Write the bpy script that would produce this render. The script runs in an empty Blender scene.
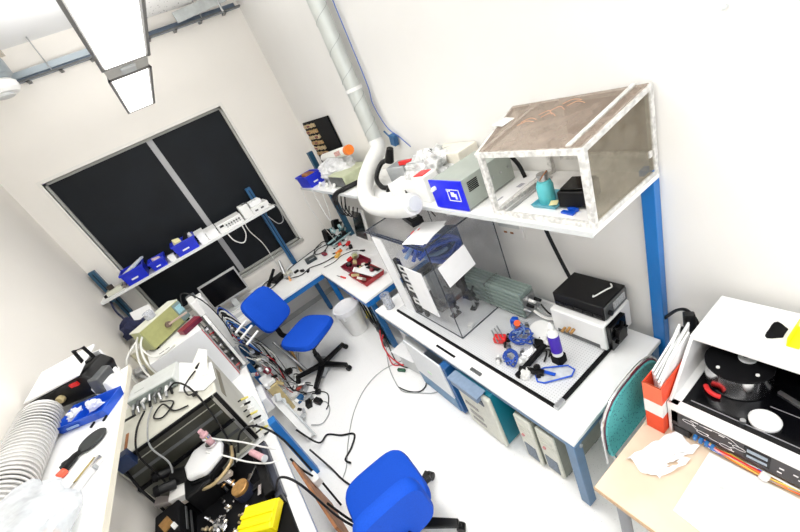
import bpy, bmesh, math, random
from mathutils import Vector, Matrix, Euler, noise
random.seed(7)
S = bpy.context.scene
COL = S.collection
PI = math.pi

# ------------------------------------------------------------------ materials
_M = {}
def M(name, col, rough=.5, metal=0., var=0., scale=30., spec=.5, bump=0., col2=None, emit=0.):
    if name in _M: return _M[name]
    m = bpy.data.materials.new(name); m.use_nodes = True
    nt = m.node_tree; b = nt.nodes['Principled BSDF']
    b.inputs['Roughness'].default_value = rough; b.inputs['Metallic'].default_value = metal
    b.inputs['Specular IOR Level'].default_value = spec
    c = (*col, 1)
    b.inputs['Base Color'].default_value = c
    if emit:
        b.inputs['Emission Color'].default_value = c; b.inputs['Emission Strength'].default_value = emit
    if var or col2 or bump:
        tc = nt.nodes.new('ShaderNodeTexCoord'); n = nt.nodes.new('ShaderNodeTexNoise')
        n.inputs['Scale'].default_value = scale; n.inputs['Detail'].default_value = 4
        nt.links.new(tc.outputs['Object'], n.inputs['Vector'])
        if var or col2:
            r = nt.nodes.new('ShaderNodeValToRGB')
            lo = col2 if col2 else tuple(max(0, x*(1-var)) for x in col)
            r.color_ramp.elements[0].color = (*lo, 1); r.color_ramp.elements[1].color = c
            r.color_ramp.elements[0].position = .35; r.color_ramp.elements[1].position = .62
            nt.links.new(n.outputs['Fac'], r.inputs['Fac']); nt.links.new(r.outputs['Color'], b.inputs['Base Color'])
        if bump:
            bp = nt.nodes.new('ShaderNodeBump'); bp.inputs['Strength'].default_value = bump; bp.inputs['Distance'].default_value = .01
            nt.links.new(n.outputs['Fac'], bp.inputs['Height']); nt.links.new(bp.outputs['Normal'], b.inputs['Normal'])
    _M[name] = m
    return m

def glass(name, tint, haze=(.5, .5, .5), lo=.05, hi=.3, scale=6., gloss=.06):
    """clear sheet plastic: see-through, a little gloss, a patchy film of dust"""
    if name in _M: return _M[name]
    m = bpy.data.materials.new(name); m.use_nodes = True; nt = m.node_tree; nt.nodes.clear()
    out = nt.nodes.new('ShaderNodeOutputMaterial')
    tr = nt.nodes.new('ShaderNodeBsdfTransparent'); tr.inputs['Color'].default_value = (*tint, 1)
    gl = nt.nodes.new('ShaderNodeBsdfGlossy'); gl.inputs['Roughness'].default_value = .08
    df = nt.nodes.new('ShaderNodeBsdfDiffuse'); df.inputs['Color'].default_value = (*haze, 1)
    a = nt.nodes.new('ShaderNodeMixShader'); a.inputs[0].default_value = gloss
    b = nt.nodes.new('ShaderNodeMixShader')
    tc = nt.nodes.new('ShaderNodeTexCoord'); n = nt.nodes.new('ShaderNodeTexNoise'); n.inputs['Scale'].default_value = scale
    n.inputs['Detail'].default_value = 5
    mr = nt.nodes.new('ShaderNodeMapRange'); mr.inputs[1].default_value = .3; mr.inputs[2].default_value = .7
    mr.inputs[3].default_value = lo; mr.inputs[4].default_value = hi
    L = nt.links.new
    L(tc.outputs['Object'], n.inputs['Vector']); L(n.outputs['Fac'], mr.inputs[0])
    L(tr.outputs[0], a.inputs[1]); L(gl.outputs[0], a.inputs[2])
    L(mr.outputs[0], b.inputs[0]); L(a.outputs[0], b.inputs[1]); L(df.outputs[0], b.inputs[2]); L(b.outputs[0], out.inputs[0])
    _M[name] = m
    return m

WHITE = M('white_laminate', (.90, .90, .89), .35, var=.03, scale=8)
PAPER = M('white_paper', (.88, .88, .88), .8, var=.03, scale=12)
WPLAST = M('white_plastic', (.82, .82, .80), .4, var=.03, scale=15)
WENAM = M('white_enamel', (.86, .86, .85), .3, var=.03, scale=6)
CREAM = M('cream_plastic', (.62, .61, .53), .45, var=.06, scale=12)
BEIGE = M('beige_metal', (.60, .60, .50), .45, var=.06, scale=10)
OLIVE = M('olive_metal', (.42, .44, .22), .45, var=.08, scale=14)
GREYG = M('grey_green_metal', (.36, .40, .36), .4, var=.1, scale=8)
GREY = M('grey_metal', (.40, .42, .43), .4, metal=.3, var=.1, scale=20)
LGREY = M('light_grey_plastic', (.62, .64, .64), .45, var=.05, scale=20)
DGREY = M('dark_grey_metal', (.10, .105, .105), .4, var=.2, scale=20)
BLACK = M('black_plastic', (.0035, .0035, .004), .42, var=.2, scale=30, spec=.3)
MATTEB = M('matte_black', (.004, .004, .005), .65, var=.2, scale=20, spec=.15)
GLOSSB = M('gloss_black', (.003, .003, .004), .15, var=.1, scale=10, spec=.3)
CHROME = M('chrome', (.75, .75, .76), .18, metal=1., var=.05, scale=40)
STEEL = M('brushed_steel', (.55, .56, .57), .35, metal=.9, var=.12, scale=50)
GALV = M('galvanised_steel', (.55, .58, .58), .35, metal=.55, var=.18, scale=14)
BLUEF = M('blue_steel_frame', (.018, .12, .30), .35, var=.12, scale=6)
BLUEP = M('blue_post_paint', (.006, .16, .50), .35, var=.08, scale=6)
TEALF = M('dark_teal_post_paint', (.015, .08, .15), .4, var=.12, scale=6)
BLUEC = M('blue_chair_fabric', (.004, .075, .55), .75, var=.10, scale=160, spec=.25, bump=.05)
BLUEB = M('blue_bin_plastic', (.004, .02, .55), .3, var=.1, scale=20)
BLUET = M('blue_tray_plastic', (.006, .08, .55), .3, var=.1, scale=20)
BLUEI = M('blue_instrument_panel', (.006, .012, .72), .35, var=.05, scale=20)
TEAL = M('teal_metal', (.0, .17, .24), .4, var=.1, scale=10)
TURQ = M('turquoise_liquid', (.12, .55, .60), .25, var=.1, scale=20)
RED = M('red_plastic', (.70, .02, .02), .4, var=.1, scale=20)
ORRED = M('orange_red_card', (.85, .075, .02), .55, var=.06, scale=20)
ORANGE = M('orange_plastic', (.9, .22, .02), .5, var=.1, scale=20)
YELLOW = M('yellow_plastic', (.95, .82, .0), .5, var=.08, scale=20)
PURPLE = M('purple_label', (.05, .01, .42), .4, var=.1, scale=20)
BRASS = M('brass', (.55, .30, .10), .35, metal=.6, var=.25, scale=40)
WOODB = M('brown_wood', (.38, .15, .05), .6, var=.35, scale=12)
WOODT = M('pale_wood_laminate', (.84, .655, .49), .45, var=.12, scale=5)
TAN = M('tan_box_card', (.62, .50, .25), .6, var=.15, scale=20)
MAROON = M('maroon_metal', (.22, .01, .03), .45, var=.2, scale=20)
PINK = M('pink_plastic', (.72, .42, .45), .4, var=.2, scale=60)
CABB = M('black_cable', (.006, .006, .007), .45, var=.2, scale=40, spec=.3)
CABG = M('grey_cable', (.35, .36, .36), .5, var=.1, scale=40)
CABW = M('white_cable', (.75, .75, .72), .45, var=.06, scale=40)
CABR = M('red_cable', (.62, .02, .03), .45, var=.1, scale=40)
CABBL = M('blue_tubing', (.02, .08, .42), .35, var=.2, scale=40)
NAVY = M('navy_fabric', (.012, .016, .06), .8, var=.3, scale=40)
SCREEN = M('dark_screen', (.003, .003, .004), .2, var=.1, scale=6, spec=.25)
CYAN = M('pale_cyan_display', (.35, .62, .70), .3, var=.15, scale=60)
GOLD = M('gold_connectors', (.62, .38, .14), .4, var=.5, scale=60)
CRUM = M('clear_film', (.84, .84, .84), .25, col2=(.34, .35, .34), scale=16, bump=.4)
FILM = glass('cloudy_plastic_bag', (.95, .96, .97), (.80, .83, .86), .30, .60, 14, .1)
FILMW = glass('cloudy_white_wrap', (.95, .96, .97), (.88, .89, .90), .5, .8, 14, .1)
ACRY = glass('smoky_acrylic', (.965, .967, .97), (.45, .46, .48), .0, .07, 5, .05)
ACRE = M('acrylic_edge', (.055, .065, .085), .2, var=.3, scale=10)
DUSTY = glass('dusty_plexiglass', (.80, .76, .72), (.46, .38, .32), .24, .50, 9, .04)
DUSTS = glass('dusty_side_plexiglass', (.80, .78, .73), (.34, .31, .25), .15, .42, 12, .04)
BOTG = glass('bottle_glass', (.75, .93, .95), (.3, .7, .75), .15, .35, 9, .1)
CUPG = glass('clear_cup_plastic', (.93, .94, .96), (.7, .72, .76), .2, .45, 20, .1)
PAINTW = M('worn_white_paint', (.74, .73, .70), .55, var=.35, scale=45)

# ------------------------------------------------------------------ mesh builder
class B:
    def __init__(s): s.bm = bmesh.new()
    def box(s, x0, x1, y0, y1, z0, z1):
        return s.boxc(((x0+x1)/2, (y0+y1)/2, (z0+z1)/2), (abs(x1-x0), abs(y1-y0), abs(z1-z0)))
    def boxc(s, c, d, rot=(0, 0, 0)):
        mt = Matrix.Translation(c) @ Euler(rot).to_matrix().to_4x4() @ Matrix.Diagonal((d[0], d[1], d[2], 1))
        bmesh.ops.create_cube(s.bm, size=1, matrix=mt); return s
    def cyl(s, p0, p1, r0, r1=None, seg=20):
        p0, p1 = Vector(p0), Vector(p1); d = p1-p0
        if d.length < 1e-6: return s
        q = d.to_track_quat('Z', 'Y').to_matrix().to_4x4()
        bmesh.ops.create_cone(s.bm, cap_ends=True, segments=seg, radius1=r0, radius2=r0 if r1 is None else r1, depth=d.length,
                              matrix=Matrix.Translation((p0+p1)/2) @ q)
        return s
    def sph(s, c, r, sc=(1, 1, 1), sub=2):
        bmesh.ops.create_icosphere(s.bm, subdivisions=sub, radius=r, matrix=Matrix.Translation(c) @ Matrix.Diagonal((*sc, 1))); return s
    def beam(s, p0, p1, w, h, up=(0, 0, 1)):
        p0, p1 = Vector(p0), Vector(p1); d = (p1-p0); L = d.length; x = d.normalized()
        u = Vector(up); y = u.cross(x)
        if y.length < 1e-4: y = Vector((0, 1, 0)).cross(x)
        y.normalize(); z = x.cross(y)
        mt = Matrix.Translation((p0+p1)/2) @ Matrix((x, y, z)).transposed().to_4x4() @ Matrix.Diagonal((L, w, h, 1))
        bmesh.ops.create_cube(s.bm, size=1, matrix=mt); return s
    def tube(s, pts, r, seg=8, n=6, closed=False):
        P = smooth([Vector(p) for p in pts], n) if n > 1 else [Vector(p) for p in pts]
        rings = []; up = Vector((0, 0, 1))
        for i, p in enumerate(P):
            t = (P[min(i+1, len(P)-1)]-P[max(i-1, 0)])
            if t.length < 1e-9: t = Vector((0, 0, 1))
            t.normalize()
            a = up.cross(t)
            if a.length < .05: a = Vector((1, 0, 0)).cross(t)
            a.normalize(); b = t.cross(a); up = b
            rr = r(i/(len(P)-1)) if callable(r) else r
            rings.append([s.bm.verts.new(p+(a*math.cos(2*PI*k/seg)+b*math.sin(2*PI*k/seg))*rr) for k in range(seg)])
        for i in range(len(rings)-1):
            for k in range(seg):
                s.bm.faces.new((rings[i][k], rings[i][(k+1) % seg], rings[i+1][(k+1) % seg], rings[i+1][k]))
        s.bm.faces.new(rings[0][::-1]); s.bm.faces.new(rings[-1]); return s
    def lathe(s, prof, c=(0, 0, 0), seg=28, rot=None):
        c = Vector(c); rings = []
        for r, z in prof:
            ring = []
            for k in range(seg):
                v = Vector((r*math.cos(2*PI*k/seg), r*math.sin(2*PI*k/seg), z))
                if rot: v.rotate(Euler(rot))
                ring.append(s.bm.verts.new(c+v))
            rings.append(ring)
        for i in range(len(rings)-1):
            for k in range(seg):
                s.bm.faces.new((rings[i][k], rings[i][(k+1) % seg], rings[i+1][(k+1) % seg], rings[i+1][k]))
        if prof[0][0] > 1e-4: s.bm.faces.new(rings[0][::-1])
        if prof[-1][0] > 1e-4: s.bm.faces.new(rings[-1])
        return s
    def prism(s, pts, d):
        """closed polygon of 3-D points pushed along vector d"""
        d = Vector(d); a = [s.bm.verts.new(Vector(p)) for p in pts]; b = [s.bm.verts.new(Vector(p)+d) for p in pts]; n = len(pts)
        s.bm.faces.new(a[::-1]); s.bm.faces.new(b)
        for i in range(n): s.bm.faces.new((a[i], a[(i+1) % n], b[(i+1) % n], b[i]))
        return s
    def tray(s, x0, x1, y0, y1, z0, z1, t=.006, flare=0.):
        """an open box"""
        o0 = [(x0, y0), (x1, y0), (x1, y1), (x0, y1)]; f = flare
        o1 = [(x0-f, y0-f), (x1+f, y0-f), (x1+f, y1+f), (x0-f, y1+f)]
        i1 = [(x0-f+t, y0-f+t), (x1+f-t, y0-f+t), (x1+f-t, y1+f-t), (x0-f+t, y1+f-t)]
        i0 = [(x0+t, y0+t), (x1-t, y0+t), (x1-t, y1-t), (x0+t, y1-t)]
        V = lambda q, z: [s.bm.verts.new((*p, z)) for p in q]
        A, Bq, Cq, D = V(o0, z0), V(o1, z1), V(i1, z1), V(i0, z0+t)
        s.bm.faces.new(A[::-1])
        for q, w in ((A, Bq), (Bq, Cq), (Cq, D)):
            for i in range(4): s.bm.faces.new((q[i], q[(i+1) % 4], w[(i+1) % 4], w[i]))
        s.bm.faces.new(D); return s
    def crumple(s, c, r, sc, amp=.25, sub=4, f=3., seed=0):
        g = bmesh.ops.create_icosphere(s.bm, subdivisions=sub, radius=1)
        for v in g['verts']:
            p = v.co.copy(); k = 1+amp*(noise.noise(p*f+Vector((seed, 0, 0)))*1.2+abs(noise.noise(p*f*2.3+Vector((0, seed, 0))))*.7)
            q = p*k*r; v.co = Vector((q.x*sc[0], q.y*sc[1], max(q.z, -.45*r)*sc[2]))+Vector(c)
        return s

def smooth(P, n):
    if len(P) < 3: return P
    out = []
    for i in range(len(P)-1):
        p0, p1, p2, p3 = P[max(i-1, 0)], P[i], P[i+1], P[min(i+2, len(P)-1)]
        for k in range(n):
            t = k/n
            out.append(.5*((2*p1)+(p2-p0)*t+(2*p0-5*p1+4*p2-p3)*t*t+(3*p1-p0-3*p2+p3)*t**3))
    out.append(P[-1]); return out

def thing(name, label, cat, loc=(0, 0, 0), rz=0., group=None):
    o = bpy.data.objects.new(name, None); COL.objects.link(o); o.empty_display_size = .05
    o.location = loc; o.rotation_euler = (0, 0, rz); o['label'] = label; o['category'] = cat
    if group: o['group'] = group
    return o

def base(o):
    """world position of the thing that o belongs to"""
    while o.parent: o = o.parent
    return o

def part(name, b, mat, parent=None, label=None, bev=0., local=False, flat=False, seg=2):
    """one mesh object; vertices are given in room coordinates unless local"""
    bm = b.bm; bmesh.ops.recalc_face_normals(bm, faces=bm.faces)
    me = bpy.data.meshes.new(name); bm.to_mesh(me); bm.free()
    if parent and not local:
        r = base(parent); me.transform(Matrix.Translation(-Vector(r.location)))
    me.materials.append(mat)
    if not flat:
        for p in me.polygons: p.use_smooth = True
        me.set_sharp_from_angle(angle=math.radians(38))
    o = bpy.data.objects.new(name, me); COL.objects.link(o)
    if parent: o.parent = parent
    if bev:
        md = o.modifiers.new('bevel', 'BEVEL'); md.width = bev; md.segments = seg; md.limit_method = 'ANGLE'; md.angle_limit = math.radians(40)
        md.harden_normals = False
    if label: o['label'] = label
    return o

def solo(name, b, mat, label, cat, group=None, bev=0., loc=None):
    """a thing that is one mesh"""
    bm = b.bm
    xs = [v.co for v in bm.verts]
    if loc is None:
        loc = Vector((sum(v.x for v in xs)/len(xs), sum(v.y for v in xs)/len(xs), min(v.z for v in xs)))
    bmesh.ops.translate(bm, verts=bm.verts, vec=-Vector(loc))
    o = part(name, b, mat, bev=bev); o.location = loc
    o['label'] = label; o['category'] = cat
    if group: o['group'] = group
    return o

def struct(name, b, mat, parent=None, bev=0.):
    o = part(name, b, mat, parent, bev=bev)
    if not parent: o['kind'] = 'structure'
    return o

def cable(label, pts, r, mat, name='cable', cat='cable', group=None, n=7):
    return solo(name, B().tube(pts, r, 6, n), mat, label, cat, group)
def kids(o): return [c for c in bpy.data.objects if c.parent == o]
def copy_thing(t, loc, label, rz=None):
    r = t.copy(); COL.objects.link(r); r.location = loc; r['label'] = label
    if rz is not None: r.rotation_euler = (0, 0, rz)
    for ch in kids(t):
        c = ch.copy(); COL.objects.link(c); c.parent = r
        for g in kids(ch):
            d = g.copy(); COL.objects.link(d); d.parent = c
    return r

# ------------------------------------------------------------------ room shell
XL, XR, YB, ZC = -1.36, 1.81, 5.48, 4.20
YF = -2.4
def floor_mat():
    m = M('speckled_vinyl', (.93, .93, .92), .4)
    nt = m.node_tree; b = nt.nodes['Principled BSDF']; tc = nt.nodes.new('ShaderNodeTexCoord')
    v = nt.nodes.new('ShaderNodeTexVoronoi'); v.inputs['Scale'].default_value = 70
    r = nt.nodes.new('ShaderNodeValToRGB'); r.color_ramp.elements[0].position = .10; r.color_ramp.elements[1].position = .2
    r.color_ramp.elements[0].color = (.72, .72, .70, 1); r.color_ramp.elements[1].color = (.93, .93, .92, 1)
    nt.links.new(tc.outputs['Object'], v.inputs['Vector']); nt.links.new(v.outputs['Distance'], r.inputs['Fac'])
    nt.links.new(r.outputs['Color'], b.inputs['Base Color']); return m
WALL = M('cream_wall_paint', (.88, .846, .79), .7, var=.02, scale=2)
WALLR = M('white_wall_paint', (.83, .818, .79), .7, var=.02, scale=2)
CEIL = M('ceiling_paint', (.88, .89, .90), .8, var=.02, scale=3)
struct('floor', B().box(XL-.1, XR+.1, YF, YB+.2, -.1, 0), floor_mat())
struct('ceiling', B().box(XL-.1, XR+.1, YF, YB+.2, ZC, ZC+.1), CEIL)
struct('wall_left', B().box(XL-.1, XL, YF, YB+.2, 0, ZC), WALL)
struct('wall_right', B().box(XR, XR+.1, YF, YB+.2, 0, ZC), WALLR)
WX0, WX1, WZ0, WZ1 = -1.085, .985, 1.03, 3.03
wb = B()
wb.box(XL, WX0, YB, YB+.12, 0, ZC); wb.box(WX1, XR, YB, YB+.12, 0, ZC)
wb.box(WX0, WX1, YB, YB+.12, 0, WZ0); wb.box(WX0, WX1, YB, YB+.12, WZ1, ZC)
struct('wall_back', wb, WALL)
BLIND = M('black_blind_fabric', (.005, .0075, .011), .5, var=.35, scale=3, spec=.22)
FRAMEG = M('window_frame_grey', (.45, .45, .42), .5, var=.06, scale=10)
w = thing('window_1', 'large window with closed black blinds', 'window', (0, YB, WZ0)); w['kind'] = 'structure'
part('blind', B().box(WX0+.02, .02, YB+.062, YB+.075, WZ0+.02, WZ1-.02), BLIND, w)
part('blind', B().box(.09, WX1-.02, YB+.062, YB+.075, WZ0+.02, WZ1-.02), BLIND, w)
part('mullion', B().box(.02, .09, YB+.045, YB+.09, WZ0+.02, WZ1-.02), M('mullion_grey', (.42, .42, .43), .4, var=.06, scale=10), w)
fr = B(); t = .028
fr.box(WX0, WX0+t, YB+.04, YB+.11, WZ0, WZ1).box(WX1-t, WX1, YB+.04, YB+.11, WZ0, WZ1)
fr.box(WX0, WX1, YB+.04, YB+.11, WZ0, WZ0+t).box(WX0, WX1, YB+.04, YB+.11, WZ1-t, WZ1)
part('window_frame', fr, FRAMEG, w)
part('architrave', B().box(WX0-.035, WX0, YB-.012, YB+.04, WZ0-.035, WZ1+.035).box(WX1, WX1+.035, YB-.012, YB+.04, WZ0-.035, WZ1+.035)
     .box(WX0, WX1, YB-.012, YB+.04, WZ1, WZ1+.035), M('white_trim_paint', (.82, .80, .75), .5, var=.02), w)
part('window_sill', B().box(WX0-.035, WX1+.035, YB-.03, YB+.06, WZ0-.045, WZ0), M('sill_grey', (.40, .40, .37), .5, var=.05), w)
struct('baseboard_back', B().box(XL, XR, YB-.012, YB, 0, .08), M('skirting_grey', (.5, .5, .48), .5))
# small mark on the right wall
solo('wall_hook', B().cyl((XR, .66, 2.40), (XR-.03, .66, 2.395), .006, .004, 8), LGREY, 'tiny pale hook high on the bare right wall', 'hook')

# ------------------------------------------------------------------ ceiling gear
LAMP = M('lamp_diffuser', (1, .99, .97), .5, emit=3.0)
def lamp(y0, y1, label, vis=True):
    x0, x1, z = .055, .262, 3.2
    t = thing('ceiling_light', label, 'ceiling light', ((x0+x1)/2, (y0+y1)/2, z), 0, 'fluorescent fittings in a row overhead')
    b = B()
    b.prism([(x0-.022, y0, z-.005), (x1+.022, y0, z-.005), (x1-.03, y0, z+.09), (x0+.03, y0, z+.09)], (0, .012, 0))
    b.prism([(x0-.022, y1-.012, z-.005), (x1+.022, y1-.012, z-.005), (x1-.03, y1-.012, z+.09), (x0+.03, y1-.012, z+.09)], (0, .012, 0))
    b.prism([(x0-.022, y0, z-.005), (x0-.008, y0, z-.005), (x0+.035, y0, z+.09), (x0+.02, y0, z+.09)], (0, y1-y0, 0))
    b.prism([(x1+.022, y0, z-.005), (x1+.008, y0, z-.005), (x1-.035, y0, z+.09), (x1-.02, y0, z+.09)], (0, y1-y0, 0))
    b.box(x0+.02, x1-.02, y0, y1, z+.085, z+.1)
    part('housing', b, M('lamp_housing_grey', (.20, .195, .185), .45, var=.1), t)
    part('diffuser', B().box(x0, x1, y0+.014, y1-.014, z, z+.012), LAMP, t)
    ld = bpy.data.lights.new('tube_light', 'AREA'); ld.shape = 'RECTANGLE'; ld.size = x1-x0-.01; ld.size_y = y1-y0-.04
    ld.spread = math.radians(150); ld.energy = LAMP_W; ld.color = (1, .985, .96)
    lo = bpy.data.objects.new('tube_light', ld); COL.objects.link(lo); lo.parent = t; lo.location = (0, 0, -.012)
    ud = bpy.data.lights.new('added_up_light', 'AREA'); ud.shape = 'RECTANGLE'; ud.size = .12; ud.size_y = y1-y0-.04; ud.energy = UP_W; ud.color = (1, .985, .96)  # upward light added above the closed housing to brighten ceiling and upper walls
    uo = bpy.data.objects.new('added_up_light', ud); COL.objects.link(uo); uo.parent = t; uo.location = (0, 0, .115); uo.rotation_euler = (PI, 0, 0)
    for yy in (y0+.25, y1-.25): part('hanger', B().cyl(((x0+x1)/2, yy, z+.1), ((x0+x1)/2, yy, ZC), .006, seg=8), STEEL, t)
    return t
LAMP_W = 17; UP_W = 40
lamp(.98, 2.56, 'longer bright fluorescent fitting hanging at the top edge of the photo')
lamp(2.83, 4.38, 'smaller-looking bright fluorescent fitting nearest the window wall')
lamp(-.87, .71, 'unseen fluorescent fitting added behind the viewer to light the room')  # out of view, continues the row; added for its light
t = thing('lamp_connector', 'grey joining piece between the two bright fluorescent fittings', 'lamp joint', (.16, 2.69, 3.24))
part('joiner', B().box(.045, .272, 2.56, 2.83, 3.205, 3.28), M('joint_grey', (.55, .54, .5), .5), t)
part('socket', B().box(.12, .20, 2.63, 2.76, 3.19, 3.206), LGREY, t, bev=.006)
t = thing('cable_tray', 'long grey-blue metal cable tray under the ceiling before the window wall', 'cable tray', (.3, 5.3, 3.86))
TRAYM = M('tray_blue_grey', (.12, .16, .22), .35, metal=.5, var=.12, scale=12)
part('rail', B().box(-.66, 1.75, 5.24, 5.25, 3.862, 3.878), DGREY, t)
part('rail', B().box(-.66, 1.75, 5.25, 5.30, 3.862, 3.866), TRAYM, t)
part('rail', B().box(-.66, 1.75, 5.425, 5.435, 3.90, 3.955), TRAYM, t)
for k in range(8): part('rung', B().box(-.55+k*.3, -.515+k*.3, 5.255, 5.42, 3.862, 3.88), DGREY, t)
part('hood_strip', B().box(-.66, .1, 5.40, 5.42, 3.93, 3.985), M('tray_pale_grey', (.42, .48, .52), .35, metal=.4), t)
for xx in (-.3, 1.3): part('hanger_rod', B().cyl((xx, 5.33, 3.88), (xx, 5.33, ZC), .006, seg=8), STEEL, t)
def holes_mat():
    m = M('perforated_tile', (.84, .84, .83), .7); nt = m.node_tree; b = nt.nodes['Principled BSDF']
    tc = nt.nodes.new('ShaderNodeTexCoord'); v = nt.nodes.new('ShaderNodeTexVoronoi'); v.inputs['Scale'].default_value = 26
    r = nt.nodes.new('ShaderNodeValToRGB'); r.color_ramp.elements[0].position = .16; r.color_ramp.elements[1].position = .22
    r.color_ramp.elements[0].color = (.3, .3, .3, 1); r.color_ramp.elements[1].color = (.84, .84, .83, 1)
    nt.links.new(tc.outputs['Object'], v.inputs['Vector']); nt.links.new(v.outputs['Distance'], r.inputs['Fac']); nt.links.new(r.outputs['Color'], b.inputs['Base Color'])
    return m
solo('acoustic_panel', B().box(.30, 1.25, 4.2, 5.22, 4.02, 4.05), holes_mat(), 'white perforated acoustic panel above the cable tray, right of the lamps', 'ceiling panel')
t = thing('tray_bracket', 'grey folded steel bracket on the right end of the cable tray', 'bracket', (1.35, 5.2, 3.9))
part('arm', B().beam((1.0, 5.16, 3.93), (1.62, 5.2, 3.99), .10, .02, (0, 1, .3)), GALV, t)
part('bolt', B().cyl((1.52, 5.2, 3.86), (1.52, 5.2, 4.02), .014, seg=8), STEEL, t)
t = thing('extract_duct', 'capped grey round duct with white flange at the top left', 'duct', (-.70, 5.0, 3.8))
part('pipe', B().lathe([(.10, 3.85), (.165, 3.90), (.17, 4.0), (.15, 4.12), (.12, ZC-.002)], (-.72, 5.0, 0)), M('galv_blue_grey', (.36, .41, .44), .35, metal=.5, var=.2, scale=10), t)
part('flange', B().lathe([(.06, 3.76), (.12, 3.76), (.15, 3.79), (.15, 3.84), (.125, 3.865)], (-.72, 5.0, 0)), WPLAST, t)
part('cap', B().lathe([(.001, 3.775), (.075, 3.765), (.075, 3.74), (.001, 3.735)], (-.72, 5.0, 0)), LGREY, t)
t = solo('ceiling_batten', B().box(-.62, -.56, 4.4, 5.48, 4.15, 4.2), M('cream_batten', (.70, .65, .56), .6), 'tan batten on the ceiling above the capped duct', 'batten')
WORLD_S = 2.4; EXPO = -0.32
# ------------------------------------------------------------------ right wall: shelf, posts, duct
SZ = 1.77      # top of the wall shelves
t = thing('wall_shelf', 'long white shelf along the right wall under the grey duct', 'shelf', (1.5, 2.9, 1.745))
part('board', B().box(1.25, 1.80, .90, 4.98, 1.745, SZ), WHITE, t, bev=.003)
part('edge_band', B().box(1.243, 1.25, .90, 4.98, 1.743, SZ), LGREY, t)
t = thing('shelf_post', 'bright blue shelf post at the near end of the right wall', 'post', (1.77, .94, 0))
part('upright', B().box(1.752, 1.805, .905, .97, 0, 1.80), BLUEP, t, bev=.003)
part('foot_plate', B().box(1.74, 1.808, .89, .985, 0, .012), BLUEP, t)
t = thing('shelf_post', 'dark blue shelf post at the far right corner behind the blue bin', 'post', (1.62, 5.08, .781))
part('upright', B().box(1.585, 1.655, 5.05, 5.12, .781, 2.10), TEALF, t, bev=.003)
part('bracket', B().beam((1.62, 5.08, 1.73), (1.30, 5.02, 1.735), .03, .02), TEALF, t)
# spiral duct
t = thing('spiral_duct', 'grey spiral ventilation duct running down the right wall', 'duct', (1.69, 3.29, 2.08))
part('pipe', B().cyl((1.69, 3.29, 2.08), (1.69, 3.29, ZC), .072, seg=32), M('duct_metal', (.60, .63, .60), .35, metal=.35, var=.08, scale=5), t)
sb = B(); pts = []
for i in range(260):
    a = i*.21; pts.append((1.69+0.073*math.cos(a), 3.29+0.073*math.sin(a), 2.1+a*.0375))
sb.tube(pts, .0022, 5, 1); part('seam', sb, M('duct_seam', (.35, .37, .36), .4, metal=.4), t)
part('clamp', B().lathe([(.074, 0), (.081, 0), (.081, .03), (.074, .03)], (1.69, 3.29, 2.585)), WPLAST, t)
cable('thin blue air line running down beside the grey spiral duct', [(1.775, 3.17, 4.1), (1.775, 3.18, 3.2), (1.775, 3.18, 2.6), (1.775, 3.22, 2.42), (1.775, 3.14, 2.2), (1.775, 3.0, 2.10), (1.775, 2.88, 2.0)], .004, M('blue_line', (.02, .10, .45), .4))
t = thing('wall_valve', 'small blue valve block on the wall beside the duct foot', 'valve', (1.76, 3.10, 2.04))
part('body', B().boxc((1.77, 3.10, 2.08), (.05, .075, .10), (.3, 0, 0)), M('valve_blue', (.02, .10, .24), .4), t, bev=.006)
part('lever', B().beam((1.74, 3.10, 2.12), (1.74, 3.16, 2.18), .012, .008), M('valve_blue', (.02, .10, .24)), t)
# white elbow hose
t = thing('exhaust_hose', 'thick white exhaust hose bending from the duct down over the shelf edge', 'hose', (1.2, 2.9, 1.6))
part('hose', B().tube([(1.69, 3.29, 2.12), (1.66, 3.26, 2.04), (1.54, 3.25, 1.97), (1.36, 3.17, 1.86), (1.20, 2.92, 1.775), (1.15, 2.62, 1.77), (1.15, 2.34, 1.80), (1.15, 2.10, 1.85)], lambda q: .076 if q < .8 else .076+.008*math.sin((q-.8)/.2*PI), 20, 6), M('hose_white', (.74, .74, .71), .5, var=.04, scale=10), t)
part('nozzle', B().cyl((1.15, 2.11, 1.848), (1.15, 2.07, 1.857), .06, .05), LGREY, t)
# sample board
t = thing('sample_board', 'black board with rows of gold connectors standing in the far right corner', 'board', (1.76, 4.7, SZ))
part('panel', B().box(1.775, 1.80, 4.36, 5.26, SZ+.02, 2.44), MATTEB, t, bev=.004)
for k in range(6):
    g = B()
    for q in range(5):
        y = 5.22-q*.085+k*.0
        g.boxc((1.768, y-.02, 2.385-k*.075), (.02, .07, .045), (random.uniform(-.3, .3), 0, 0))
    part('connector_row', g, GOLD if k % 2 else M('pale_gold', (.72, .55, .30), .45, var=.5, scale=70), t, bev=.004)
    part('connector_tip', B().boxc((1.757, 5.05+.12*math.sin(k*2.1), 2.385-k*.075), (.012, .08, .02)), MAROON, t)
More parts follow.
